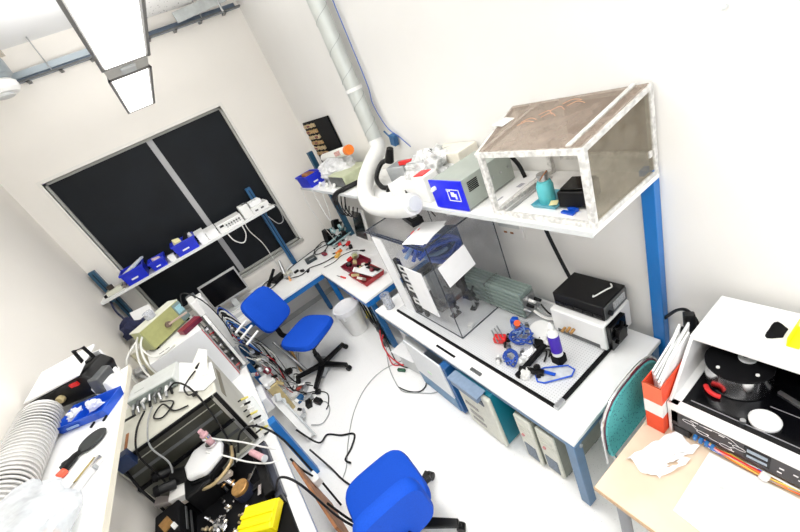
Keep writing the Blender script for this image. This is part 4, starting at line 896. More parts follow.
for x, y in ((.86, 4.46), (1.68, 3.35), (.90, 3.32), (1.68, 4.46)):
    l = part('leg', B().box(x-.03, x+.03, y-.03, y+.03, .02, DZ-.03), BLUEP if y > 4 and x < 1 else BLUEF, t, bev=.004); part('foot', B().cyl((x, y, 0), (x, y, .02), .024), BLACK, l)
part('lower_beam', B().beam((1.02, 4.3, .35), (1.02, 3.35, .30), .06, .05), BLUEF, t)
solo('red_bag', B().crumple((1.05, 4.1, .46), .12, (.9, 1.3, .8), .5, 3, 3, 8), M('crimson_bag', (.30, .02, .06), .6, var=.5), 'crimson bag hanging under the desk behind the white waste bin', 'bag')
# monitor
t = thing('flat_monitor', 'flat monitor with grey bezel standing on the window desk', 'monitor', (-.25, 5.15, DZ))
mx0, mx1, mz0, mz1, my = -.515, -.008, .93, 1.29, 5.12
part('bezel', B().box(mx0, mx1, my, my+.04, mz0, mz1), M('bezel_grey', (.48, .48, .48), .4, metal=.2), t, bev=.006)
part('screen', B().box(mx0+.022, mx1-.022, my-.003, my+.003, mz0+.028, mz1-.022), SCREEN, t)
part('neck', B().box(-.30, -.22, my+.03, my+.07, DZ+.02, mz0+.12), LGREY, t, bev=.006)
part('foot', B().box(-.38, -.14, my-.06, my+.14, DZ, DZ+.02), LGREY, t, bev=.006)
t = thing('desk_keyboard', 'white keyboard and papers half hidden under the monitor', 'keyboard', (-.3, 4.75, DZ))
part('body', B().boxc((-.30, 4.82, DZ+.012), (.42, .15, .024), (0, 0, .08)), WPLAST, t, bev=.005)
part('keys', B().boxc((-.30, 4.82, DZ+.027), (.39, .12, .008), (0, 0, .08)), LGREY, t)
# cluster of small gear
t = thing('soldering_station', 'jumble of dark grips and a steel stand on the window desk behind the blue chair', 'tools', (.36, 5.15, DZ))
part('base', B().boxc((.38, 5.16, DZ+.03), (.20, .14, .06), (0, 0, .3)), BLACK, t, bev=.008)
part('stand', B().cyl((.47, 5.12, DZ+.01), (.52, 5.22, DZ+.22), .03, .018), STEEL, t)
part('grip', B().cyl((.20, 5.10, DZ+.03), (.40, 5.28, DZ+.13), .024, .02), BLACK, t)
part('iron', B().cyl((.44, 5.06, DZ+.02), (.56, 5.0, DZ+.03), .018, .01), STEEL, t)
part('sponge_block', B().boxc((.52, 5.08, DZ+.03), (.10, .08, .06), (0, 0, .5)), CREAM, t, bev=.006)
cable('black cable loop on the window desk left of the tool jumble', [(.40, 5.20, DZ+.03), (.25, 5.28, DZ+.03), (.12, 5.24, DZ+.015), (.10, 5.1, DZ+.012), (.22, 5.02, DZ+.012), (.36, 5.06, DZ+.02)], .008, CABB)
cable('grey cable loop on the window desk in front of the monitor', [(.16, 4.96, DZ+.012), (.06, 5.06, DZ+.012), (.05, 5.18, DZ+.012), (.2, 5.3, DZ+.02), (.35, 5.30, DZ+.03)], .007, CABG)
solo('orange_grip', B().cyl((.47, 4.86, DZ+.02), (.49, 4.96, DZ+.03), .018, .012), M('peach_plastic', (.85, .45, .22), .5), 'peach coloured tool grip on the window desk beside the blue chair top', 'tool')
t = thing('black_control_box', 'small square dark box on the window desk near the right shelf post', 'box', (.88, 5.1, DZ))
part('case', B().boxc((.895, 5.10, DZ+.02), (.16, .17, .04), (0, 0, -.15)), M('slate_black', (.015, .03, .04), .3, var=.4), t, bev=.006)
part('display', B().boxc((.90, 5.05, DZ+.041), (.08, .03, .003), (0, 0, -.15)), GREY, t)
for k, (lab, pts, m_, r) in enumerate((
    ('black cable running along the window desk in front of the square dark box', [(.45, 5.0, DZ+.01), (.62, 4.82, DZ+.01), (.78, 4.86, DZ+.01), (.95, 4.75, DZ+.01), (1.15, 4.72, DZ+.01), (1.30, 4.85, DZ+.01)], CABB, .007),
    ('grey cable running from tool jumble to the window desk post', [(.48, 5.18, DZ+.02), (.62, 5.30, DZ+.01), (.78, 5.34, DZ+.01), (.98, 5.38, DZ+.01), (1.2, 5.38, DZ+.02)], CABB, .006),
    ('black coiled cable on the window desk in the far corner', [(1.0, 5.25, DZ+.01), (1.10, 5.36, DZ+.03), (1.24, 5.34, DZ+.06), (1.25, 5.2, DZ+.03), (1.10, 5.10, DZ+.01), (1.0, 5.18, DZ+.02), (1.10, 5.30, DZ+.02), (1.3, 5.26, DZ+.01)], CABB, .007))):
    cable(lab, pts, r, m_)
for k, (x, y) in enumerate(((.68, 4.92), (.73, 4.80), (.62, 5.02))):
    t = thing('small_plug', ['small black plug on the window desk furthest right of the tool jumble', 'small black plug at the front edge of the window desk', 'small black plug nearest the tool jumble'][k], 'plug', (x, y, DZ), 0, 'black plugs on the window desk')
    part('body', B().boxc((x, y, DZ+.015), (.03, .07, .03), (0, 0, .5-k)), BLACK, t, bev=.005); part('collar', B().boxc((x+.02, y+.03, DZ+.013), (.018, .02, .02), (0, 0, .5-k)), STEEL, t)
# teal heap in far corner
t = thing('teal_apparatus', 'heap of dark teal brackets and rods in the far desk corner', 'apparatus', (1.42, 5.2, DZ))
TA = M('teal_anodised', (.04, .22, .26), .35, var=.3)
part('frame', B().boxc((1.42, 5.2, DZ+.04), (.34, .20, .05), (0, 0, .5)), M('slate_black', (.015, .03, .04)), t, bev=.006)
part('block', B().boxc((1.30, 5.2, DZ+.15), (.08, .10, .20), (.2, .1, .4)).boxc((1.50, 5.25, DZ+.17), (.10, .08, .24), (0, .3, .2)), BLACK, t, bev=.006)
rnd = random.Random(11)
for k in range(16): part('bracket', B().boxc((1.26+.32*rnd.random(), 5.04+.3*rnd.random(), DZ+.06+.14*rnd.random()), (.03+.05*rnd.random(), .04+.08*rnd.random(), .02+.06*rnd.random()), (rnd.random(), rnd.random(), rnd.random()*3)), [TA, BLACK, BLACK, M('pale_teal', (.42, .62, .64), .4), BLACK, WPLAST][k % 6], t, bev=.003)
for k in range(12):
    p = Vector((1.26+.34*rnd.random(), 5.08+.25*rnd.random(), DZ+.04+.06*rnd.random())); q = p+Vector((rnd.uniform(-.12, .12), rnd.uniform(-.1, .1), rnd.uniform(.04, .16)))
    part('rod', B().cyl(p, q, .011, seg=8), [TA, WPLAST, TA, STEEL, BLACK, TA][k % 6], t)
part('pale_bar', B().beam((1.22, 5.06, DZ+.09), (1.62, 5.16, DZ+.09), .02, .02).beam((1.24, 5.0, DZ+.05), (1.60, 5.04, DZ+.06), .016, .016), M('pale_teal', (.42, .62, .64), .4), t)
# small laptop / screen
t = thing('black_tablet_screen', 'upright dark screen with white edge under the right shelf', 'screen', (1.55, 4.6, DZ))
part('bezel', B().prism([(1.60, 4.90, DZ), (1.60, 4.46, DZ), (1.66, 4.40, DZ+.46), (1.66, 4.74, DZ+.46)], (.03, 0, 0)), WPLAST, t, bev=.005)
part('screen', B().prism([(1.597, 4.86, DZ+.03), (1.597, 4.50, DZ+.03), (1.653, 4.44, DZ+.43), (1.653, 4.72, DZ+.43)], (-.003, 0, 0)), SCREEN, t)
# desk odds: orange clips, red boxes
rnd = random.Random(5)
spots = [(1.22, 4.74, ORANGE, 'orange clamp'), (1.16, 4.66, M('amber_plastic', (.85, .5, .1), .45), 'amber clamp'), (1.42, 4.82, RED, 'red clamp'), (1.34, 4.95, RED, 'red grip'), (1.50, 5.0, WPLAST, 'white clip'), (1.38, 4.66, BLACK, 'black adaptor'), (1.08, 4.98, MAROON, 'maroon grip'), (1.28, 4.86, WPLAST, 'white adaptor')]
plc = ['nearest the front of the far desk corner', 'in front of the orange clamp on the desk corner', 'below the upright dark screen', 'just before the teal heap', 'beside the upright screen foot', 'nearest the red card box', 'left of the desk clamps', 'between the orange and red clamps']
for k, (x, y, m_, nm) in enumerate(spots):
    t = thing('desk_clamp', nm+' '+plc[k], 'clamp', (x, y, DZ), 0, 'small clamps and adaptors on the desk corner')
    a = rnd.random()*3
    part('body', B().boxc((x, y, DZ+.02), (.05, .10, .035), (0, 0, a)), m_, t, bev=.008); part('jaw', B().cyl((x, y, DZ+.02), (x+.09*math.cos(a+.8), y+.09*math.sin(a+.8), DZ+.03), .010), BLACK if m_ != BLACK else STEEL, t)
cable('thin black lead across the side desk towards the red card box', [(.90, 4.60, DZ+.008), (1.05, 4.56, DZ+.008), (1.2, 4.6, DZ+.008), (1.36, 4.5, DZ+.008), (1.4, 4.3, DZ+.01)], .005, CABB)
t = thing('component_box', 'open red card box full of black and pale parts on the side desk', 'box', (1.12, 3.75, DZ))
part('tray', B().tray(.98, 1.22, 3.48, 3.86, DZ+.002, DZ+.06, .005, .02), M('tray_maroon_red', (.42, .03, .04), .5, var=.3, scale=30), t)
for k in range(14): part('component', B().boxc((1.0+.20*rnd.random(), 3.52+.34*rnd.random(), DZ+.05+.05*rnd.random()), (.03+.04*rnd.random(), .04+.06*rnd.random(), .03), (rnd.random(), rnd.random(), rnd.random()*3)), [BLACK, CREAM, RED, WPLAST, BLACK, TAN, MAROON][k % 7], t, bev=.003)
part('white_board', B().boxc((1.12, 3.60, DZ+.09), (.16, .30, .012), (.1, .2, .25)), PAPER, t)
part('black_print', B().boxc((1.17, 3.56, DZ+.102), (.05, .20, .008), (.1, .2, .25)), BLACK, t)
t = thing('parts_tray', 'maroon tray of mixed small parts behind the open red card box', 'tray', (1.15, 4.05, DZ))
part('tray', B().tray(1.02, 1.30, 3.92, 4.22, DZ, DZ+.05, .005, .01), MAROON, t)
for k in range(7): part('component', B().boxc((1.06+.19*rnd.random(), 3.98+.18*rnd.random(), DZ+.055+.01*k), (.06, .05, .04), (rnd.random(), rnd.random(), rnd.random()*3)), [BLACK, CREAM, TAN, WPLAST, BLACK, OLIVE, RED][k], t, bev=.004)
for nm_, lab, cat_, p0, p1, m1, m2 in (('screwdriver', 'red handled screwdriver lying on the front of the side desk', 'screwdriver', (.93, 3.95), (.90, 4.15), RED, STEEL), ('pen', 'blue pen lying on the window desk by the dark box', 'pen', (1.06, 4.98), (1.10, 5.08), BLUET, WPLAST), ('screwdriver', 'black handled screwdriver on the side desk near the upright screen', 'screwdriver', (1.42, 4.30), (1.36, 4.46), BLACK, STEEL)):
    t = thing(nm_, lab, cat_, (p0[0], p0[1], DZ))
    part('handle', B().cyl((*p0, DZ+.013), ((p0[0]+p1[0])/2, (p0[1]+p1[1])/2, DZ+.013), .012, .010, 12), m1, t); part('shaft', B().cyl(((p0[0]+p1[0])/2, (p0[1]+p1[1])/2, DZ+.013), (*p1, DZ+.008), .005, seg=8), m2, t)
solo('tape_roll', B().lathe([(.025, 0), (.045, 0), (.045, .022), (.025, .022), (.025, 0)], (1.30, 4.05+.35, DZ+.001)), CREAM, 'cream roll of tape on the side desk between maroon tray and screen', 'tape')
for k, (x, y, a, lab) in enumerate(((.62, 4.72, .3, 'white sheet on the front edge of the window desk behind the blue chair'), (1.0, 4.82, -.2, 'white sheet under the black lead in the desk corner'), (1.50, 4.08, .1, 'white sheet on the side desk against the wall'))):
    solo('paper_sheet', B().boxc((x, y, DZ+.0025), (.18, .13, .003), (0, 0, a)), PAPER, lab, 'paper')
# ------------------------------------------------------------------ window shelf
t = thing('wall_shelf', 'white shelf in front of the black window blinds', 'shelf', (-.28, 5.2, 1.71))
WSZ = 1.74
part('board', B().box(-1.355, .835, 5.02, 5.36, WSZ-.028, WSZ), WHITE, t, bev=.003)
part('edge_band', B().box(-1.355, .835, 5.014, 5.02, WSZ-.03, WSZ), M('shelf_edge', (.72, .73, .72), .4), t)
part('bracket', B().box(-1.27, -1.24, 5.04, 5.39, WSZ-.06, WSZ-.028), TEALF, t); part('bracket', B().box(.68, .71, 5.04, 5.39, WSZ-.06, WSZ-.028), TEALF, t)
for x, lab, m_ in ((-1.30, 'dark blue shelf post at the left end of the window shelf', TEALF), (.71, 'blue shelf post at the right end of the window shelf', M('mid_blue_post', (.012, .10, .24), .4, var=.1))):
    t = thing('shelf_post', lab, 'post', (x, 5.4, 0))
    part('upright', B().box(x-.035, x+.035, 5.365, 5.43, .0 if x < 0 else DZ, 2.03), m_, t, bev=.003)
    part('slots', B().box(x-.004, x+.004, 5.360, 5.366, .9, 2.0), MATTEB, t)
bin_('storage_bin', 'largest blue bin, left end of the window shelf, holding white tools', -.92, 5.17, WSZ, .22, .28, .15, .0)
bin_('storage_bin', 'smallest blue bin, middle of the three on the window shelf', -.66, 5.17, WSZ, .155, .24, .11, .0)
bin_('storage_bin', 'blue bin with a yellow card on the window shelf, nearest the mullion', -.31, 5.18, WSZ, .25, .26, .15, .0)
for k in range(3): solo('white_tool', B().beam((-1.02+.06*k, 5.07, WSZ+.13+.012*k), (-.86+.04*k, 5.28, WSZ+.16+.01*k), .04, .022), [LGREY, WPLAST, M('pale_blue_plastic', (.6, .66, .75), .4)][k], ['grey tool leftmost in the largest blue bin', 'white tool in the middle of the largest blue bin', 'pale blue tool rightmost in the largest blue bin'][k], 'tool', 'tools in the largest blue bin', bev=.004)
solo('pink_packet', B().boxc((-.66, 5.17, WSZ+.075), (.09, .12, .06), (.2, .2, .3)), M('pale_pink', (.80, .62, .68), .5, var=.2), 'pale pink packet in the smallest blue bin', 'packet', bev=.006)
solo('yellow_card', B().boxc((-.37, 5.15, WSZ+.14), (.08, .10, .09), (.3, .2, .2)), M('pale_yellow_card', (.86, .80, .45), .6), 'pale yellow card block in the blue bin nearest the mullion', 'card', bev=.005)
solo('dark_tool', B().cyl((-.29, 5.12, WSZ+.12), (-.24, 5.24, WSZ+.18), .026), BLACK, 'dark tool in the blue bin nearest the mullion', 'tool')
solo('white_bottle', B().cyl((-.2, 5.24, WSZ+.10), (-.22, 5.24, WSZ+.17), .03), WPLAST, 'white pot at the right side of the blue bin nearest the mullion', 'pot')
t = thing('white_block', 'small white box between the two right blue bins on the window shelf', 'box', (-.51, 5.1, WSZ))
part('body', B().box(-.545, -.47, 5.06, 5.16, WSZ, WSZ+.06), WPLAST, t, bev=.005); part('lid', B().box(-.548, -.467, 5.057, 5.163, WSZ+.06, WSZ+.07), PAPER, t, bev=.003)
t = thing('junction_box', 'beige junction box at the left end of the window shelf', 'box', (-1.2, 5.15, WSZ))
part('body', B().box(-1.27, -1.10, 5.08, 5.24, WSZ, WSZ+.05), BEIGE, t, bev=.006)
part('knob', B().cyl((-1.21, 5.16, WSZ+.05), (-1.21, 5.16, WSZ+.10), .032), M('dark_brown', (.03, .02, .015), .5), t)
part('switch', B().box(-1.31, -1.285, 5.10, 5.14, WSZ, WSZ+.03), BLACK, t, bev=.004)
solo('brown_part', B().tube([(-1.08, 5.08, WSZ+.02), (-1.05, 5.16, WSZ+.04), (-1.06, 5.25, WSZ+.02)], .022, 8), M('grey_brown', (.35, .30, .26), .6, var=.3), 'grey-brown curved part beside the largest blue bin', 'part')
for k, (x0, x1, h, lab) in enumerate(((-.155, -.055, .13, 'white carton next to the right blue bin on the window shelf'), (-.05, .085, .10, 'wider white carton left of the control unit on the window shelf'))):
    t = thing('white_carton', lab, 'box', ((x0+x1)/2, 5.18, WSZ), 0, 'white cartons on the window shelf')
    part('body', B().box(x0, x1, 5.08, 5.30, WSZ, WSZ+h), PAPER, t, bev=.005); part('flap', B().boxc(((x0+x1)/2, 5.19, WSZ+h+.006), (x1-x0+.01, .24, .005), (.05, 0, 0)), WHITE, t)
t = thing('control_unit', 'white control unit with black window and knobs on the window shelf', 'control unit', (.26, 5.15, WSZ))
part('case', B().box(.10, .42, 5.05, 5.30, WSZ, WSZ+.11), WPLAST, t, bev=.006)
part('display', B().box(.13, .18, 5.044, 5.051, WSZ+.065, WSZ+.09), BLACK, t)
for k in range(6): part('knob', B().cyl((.21+.034*k, 5.05, WSZ+.065), (.21+.034*k, 5.035, WSZ+.065), .011, seg=12), DGREY, t)
for k in range(6): part('button', B().box(.205+.034*k, .218+.034*k, 5.044, 5.051, WSZ+.03, WSZ+.042), M('button_dark', (.15, .15, .15), .5), t)
t = thing('white_adaptor', 'stack of white power adaptors at the right end of the window shelf', 'adaptor', (.6, 5.15, WSZ))
part('case', B().box(.44, .56, 5.06, 5.24, WSZ, WSZ+.17), WPLAST, t, bev=.012)
part('case_low', B().box(.56, .80, 5.05, 5.30, WSZ, WSZ+.09), WPLAST, t, bev=.01)
part('case_top', B().box(.58, .74, 5.08, 5.28, WSZ+.09, WSZ+.15), PAPER, t, bev=.01)
part('dark_port', B().box(.60, .64, 5.044, 5.052, WSZ+.03, WSZ+.05).box(.68, .72, 5.044, 5.052, WSZ+.03, WSZ+.05).box(.50, .57, 5.09, 5.14, WSZ+.155, WSZ+.18), DGREY, t)
part('socket', B().cyl((.66, 5.14, WSZ+.15), (.66, 5.14, WSZ+.165), .03), LGREY, t)
cable('white cable loop hanging from the window shelf below the control unit', [(.36, 5.01, WSZ), (.34, 5.0, WSZ-.14), (.26, 5.0, WSZ-.22), (.18, 5.0, WSZ-.14), (.16, 5.01, WSZ-.02)], .007, CABW)
cable('long white cable dropping from the window shelf to the desk', [(.40, 5.01, WSZ-.02), (.40, 5.03, WSZ-.15), (.46, 5.1, 1.35), (.47, 5.2, 1.05), (.46, 5.25, .85), (.44, 5.25, DZ+.01)], .006, CABW)
cable('white cable loop at the right tip of the window shelf', [(.78, 5.05, WSZ+.03), (.86, 5.0, WSZ-.03), (.84, 5.0, WSZ-.22), (.76, 5.02, WSZ-.24), (.70, 5.05, WSZ-.1)], .005, CABG)
# ------------------------------------------------------------------ left wall shelf
LSZ = 1.755
t = thing('wall_shelf', 'white shelf along the left wall in the lower left corner', 'shelf', (-1.1, 1.6, 1.72))
part('board', B().box(-1.355, -.872, .2, 2.74, LSZ-.028, LSZ), WHITE, t, bev=.003)
part('edge_band', B().box(-.872, -.866, .2, 2.74, LSZ-.03, LSZ), M('cream_edge', (.74, .70, .58), .5), t)
for y in (.6, 2.5): part('bracket', B().box(-1.355, -.95, y-.012, y+.012, LSZ-.07, LSZ-.028), TEALF, t)
# projector-like lamp unit
t = thing('lamp_unit', 'white topped black lamp unit with carrying handle on the left wall shelf', 'lamp unit', (-1.105, 2.66, LSZ+.03), math.radians(-30))
bs = B().prism([(-.21, -.10, .012), (.20, -.10, .012), (.24, -.10, .10), (.20, -.10, .16), (-.20, -.10, .12)], (0, .19, 0))
part('body', bs, BLACK, t, local=True, bev=.012)
part('top_cover', B().prism([(-.215, -.105, .118), (.205, -.105, .16), (.205, .095, .215), (-.215, .095, .175)], (0, 0, .016)), WENAM, t, local=True, bev=.006)
part('back_cover', B().box(-.21, .20, .085, .098, .01, .18), WENAM, t, local=True)
part('handle', B().tube([(.185, -.02, .19), (.20, -.02, .275), (.265, -.02, .275), (.265, -.02, .20), (.20, -.02, .185)], .010, 8, 1), BLACK, t, local=True)
part('knob', B().cyl((-.07, -.10, .06), (-.07, -.125, .06), .022).cyl((-.0, -.10, .075), (-.0, -.125, .075), .022), TAN, t, local=True, bev=.004)
part('red_switch', B().boxc((.135, -.106, .125), (.05, .014, .022)), RED, t, local=True)
part('lens_block', B().boxc((.225, -.05, .06), (.06, .12, .11), (0, .3, 0)), DGREY, t, local=True, bev=.008)
part('vent_end', B().boxc((-.215, -.03, .06), (.03, .10, .09)), STEEL, t, local=True, bev=.004)
for x in (-.15, .16): part('foot', B().cyl((x, -.07, -.03), (x, -.07, .014), .014).cyl((x, .07, -.03), (x, .07, .014), .014), BLACK, t, local=True)
t = thing('white_case', 'white box with a black corner at the end of the left wall shelf', 'box', (-.93, 2.52, LSZ))
part('body', B().boxc((-.935, 2.53, LSZ+.045), (.09, .15, .09), (0, 0, -.3)), WPLAST, t, bev=.006); part('corner', B().boxc((-.905, 2.565, LSZ+.08), (.03, .05, .03), (0, 0, -.3)), MATTEB, t)
t = thing('blue_tray', 'bright blue plastic tray with tissues on the left wall shelf', 'tray', (-1.03, 2.37, LSZ), math.radians(-28))
part('body', B().tray(-.145, .145, -.075, .075, 0, .05, .006, .012), BLUET, t, local=True, bev=.002)
part('divider', B().box(-.05, -.042, -.07, .07, .006, .048), BLUET, t, local=True)
part('label_slot', B().box(-.08, -.01, -.092, -.086, .018, .03), M('slot_pale_blue', (.3, .45, .75), .4), t, local=True)
for k, (x, y, lab) in enumerate(((-1.10, 2.40, 'white tissue in the left half of the blue tray'), (-1.0, 2.37, 'white tissue tuft in the right half of the blue tray'))):
    solo('tissue', B().crumple((x, y, LSZ+.035), .026, (1.2, .6, 1.3), .7, 3, 3, k+2), PAPER, lab, 'tissue')
# ribbed clear duct
t = thing('ribbed_hose', 'translucent ribbed white hose lying along the left wall shelf', 'hose', (-1.26, 2.1, LSZ))
RH = M('ribbed_plastic', (.70, .69, .67), .3, var=.05, scale=6)
b = B(); rings = []; ns, n0 = 28, 64
for i in range(n0+1):
    y = 2.52-.95*i/n0; r = .088+.009*math.cos(i*PI)
    rings.append([b.bm.verts.new((-1.262+r*math.cos(2*PI*k/ns), y, LSZ+.093+r*math.sin(2*PI*k/ns))) for k in range(ns)])
for i in range(n0):
    for k in range(ns): b.bm.faces.new((rings[i][k], rings[i][(k+1) % ns], rings[i+1][(k+1) % ns], rings[i+1][k]))
part('hose', b, RH, t)
b = B()
for i in range(33): b.lathe([(.0955, -.004), (.101, -.004), (.101, .004), (.0955, .004), (.0955, -.004)], (-1.262, 2.50-.028*i, LSZ+.093), 28, (PI/2, 0, 0))
part('ribbing', b, M('ribbing_grey', (.68, .67, .65), .4), t)
part('end_ring', B().lathe([(.07, 0), (.093, 0), (.093, .015), (.07, .015)], (-1.262, 2.54, LSZ+.093), 28, (PI/2, 0, 0)), WPLAST, t)
part('end_cap', B().cyl((-1.262, 2.53, LSZ+.093), (-1.262, 2.545, LSZ+.093), .072), M('hose_cap_pink', (.70, .62, .60), .5), t)
t = thing('hand_mirror', 'round black paddle with a red tipped handle on the left wall shelf', 'paddle', (-1.0, 2.03, LSZ))
part('disc', B().lathe([(.001, .008), (.062, .008), (.066, .013), (.062, .018), (.001, .018)], (-.985, 2.065, LSZ), 36), M('paddle_dark', (.022, .026, .026), .6, var=.2), t)
part('handle', B().tube([(-1.03, 2.03, LSZ+.014), (-1.052, 2.02, LSZ+.016), (-1.06, 2.0, LSZ+.018), (-1.09, 1.965, LSZ+.02)], lambda q: .011+.010*q, 8), BLACK, t)
part('thumb_rest', B().beam((-1.075, 2.0, LSZ+.02), (-1.10, 2.0, LSZ+.02), .02, .02), BLACK, t)
part('red_tip', B().boxc((-1.095, 1.945, LSZ+.016), (.035, .035, .024), (0, 0, .6)), M('tip_red', (.9, .12, .06), .4), t, bev=.005)
t = thing('steel_bracket', 'small open steel bracket lying on the left wall shelf', 'bracket', (-.98, 1.83, LSZ))
part('plate', B().prism([(-.957, 1.915, LSZ+.001), (-1.05, 1.80, LSZ+.001), (-1.035, 1.79, LSZ+.001), (-.935, 1.86, LSZ+.001)], (0, 0, .006)), STEEL, t)
part('plate', B().beam((-.912, 1.85, LSZ+.018), (-1.0, 1.735, LSZ+.018), .012, .034), CHROME, t)
part('gold_face', B().prism([(-.957, 1.91, LSZ+.0075), (-1.03, 1.82, LSZ+.0075), (-.99, 1.81, LSZ+.0075), (-.975, 1.84, LSZ+.0075)], (0, 0, .003)), M('gold_face', (.42, .33, .10), .35, metal=.5), t)
part('crossbar', B().beam((-.97, 1.82, LSZ+.014), (-.93, 1.81, LSZ+.014), .016, .02).beam((-1.01, 1.78, LSZ+.012), (-.97, 1.77, LSZ+.012), .014, .018), GREY, t)
solo('plastic_bag', B().crumple((-1.12, 1.50, LSZ+.085), .23, (.85, 1.25, .48), .16, 4, 2.4, 9), FILM, 'cloudy plastic bag at the near end of the left wall shelf', 'bag')
for k, (x, y) in enumerate(((-1.24, 1.62), (-1.12, 1.54))): solo('bag_content', B().crumple((x, y, LSZ+.07), .055, (1, 1.3, .8), .3, 3, 2, k), M('pale_blue_film', (.35, .52, .62), .4, var=.3), ['pale blue packet inside the near bag, next to the wall', 'pale blue packet inside the near bag, right of its twin'][k], 'packet', 'packets in the cloudy bag')
solo('bag_content', B().crumple((-1.01, 1.46, LSZ+.06), .04, (1, 1.2, .8), .3, 3, 2, 6), M('peach_film', (.80, .55, .40), .5), 'peach packet inside the near plastic bag', 'packet')
for k, (x, y) in enumerate(((-.955, 2.2), (-1.02, 2.22))): solo('pen_cap', B().cyl((x, y, LSZ+.006), (x+.012, y+.03, LSZ+.006), .006, seg=8), BLACK, ['tiny black cap on the left shelf nearest the blue tray corner', 'tiny black speck of a cap between tray and paddle'][k], 'cap')
# ------------------------------------------------------------------ left bench
t = thing('lab_bench', 'white bench with blue leg along the left wall carrying the instruments', 'bench', (-.9, 3.0, 0))
frame_bench(t, -1.355, -.49, 1.1, 4.48, TZ, BLUEP, [(-1.30, 1.16), (-.54, 1.16), (-1.30, 4.42), (-.54, 4.42)])
part('upright', B().box(-.488, -.43, 2.66, 2.74, 0, .74), BLUEP, t, bev=.004)
# grey beige rack
t = thing('instrument_rack', 'big beige instrument rack with dark front panels on the left bench', 'rack', (-.98, 3.0, TZ))
RX0, RX1, RY0, RY1, RZ1 = -1.35, -.60, 2.69, 3.33, 1.25
part('case', B().box(RX0, RX1, RY0+.012, RY1, TZ+.012, RZ1), CREAM, t, bev=.012)
part('upper_panel', B().box(RX0+.02, RX1-.05, RY0, RY0+.014, .985, RZ1-.025), M('panel_dark_olive', (.028, .028, .020), .35, var=.3, scale=5), t)
part('lower_panel', B().box(RX0+.02, RX1-.05, RY0, RY0+.014, TZ+.02, .96), M('panel_grey_olive', (.15, .15, .125), .4, var=.15, scale=5), t)
part('panel_trim', B().box(RX0, RX1-.035, RY0-.01, RY0+.01, .958, .988).box(RX0, RX1-.035, RY0-.01, RY0+.01, RZ1-.028, RZ1-.008), MATTEB, t)
part('side_trim', B().box(RX1-.05, RX1-.03, RY0-.01, RY0+.012, TZ+.02, RZ1-.01), M('trim_silver', (.45, .45, .43), .35, metal=.6), t)
part('side_trim', B().box(RX1-.03, RX1-.002, RY0-.006, RY0+.012, TZ+.02, RZ1-.01), BLACK, t)
part('panel_stripe', B().box(RX0+.02, RX1-.06, RY0-.003, RY0, .86, .885).box(RX0+.02, RX1-.06, RY0-.003, RY0, 1.075, 1.10), DGREY, t)
for z_ in (.76, 1.17): part('panel_line', B().box(RX0+.02, RX1-.06, RY0-.003, RY0, z_, z_+.007), M('line_pale', (.34, .34, .28), .4), t)
part('shelf_lip', B().box(RX0+.0, RX1-.05, RY0-.03, RY0, TZ+.012, TZ+.028), M('lip_beige', (.52, .52, .44), .4), t)
part('side_vent', B().box(RX1-.001, RX1+.003, 2.80, 3.2, 1.10, 1.16), M('vent_brown', (.25, .23, .16), .5), t)
for x in (RX0+.06, RX1-.06):
    for y in (RY0+.06, RY1-.06): part('foot', B().cyl((x, y, TZ), (x, y, TZ+.014), .018), BLACK, t)
part('corner_box', B().box(-1.30, -1.20, 2.62, 2.69, 1.19, 1.30), M('corner_navy', (.008, .025, .085), .45, var=.2), t, bev=.006)
part('cable_slot', B().box(-1.26, -1.24, 2.78, 2.95, RZ1, RZ1+.004), WOODB, t)
# on the rack
t = thing('interface_box', 'small grey box with a jumble of connectors on top of the beige rack', 'interface box', (-1.03, 3.2, RZ1), math.radians(-12))
part('case', B().box(-.19, .19, -.02, .20, .004, .095), M('grey_plastic_pale', (.60, .62, .60), .45, var=.05), t, local=True, bev=.012)
part('front_panel', B().box(-.18, .18, -.028, -.02, .01, .088), M('front_grey', (.28, .32, .30), .4, var=.1), t, local=True)
part('mark', B().box(-.14, -.06, .05, .06, .0945, .0965), M('mark_grey', (.4, .42, .4), .6), t, local=True)
for k in range(8):
    q = part('connector', B().cyl((-.155+.044*k, -.025, .045+.012*(k % 2)), (-.155+.044*k, -.085, .035+.012*(k % 3)), .013, seg=12), [STEEL, DGREY, WPLAST, STEEL][k % 4], t, local=True)
    part('plug', B().cyl((-.155+.044*k, -.085, .035+.012*(k % 3)), (-.15+.044*k, -.13, .02), .010, seg=10), [DGREY, STEEL, CABG, BLACK][k % 4], q, local=True)
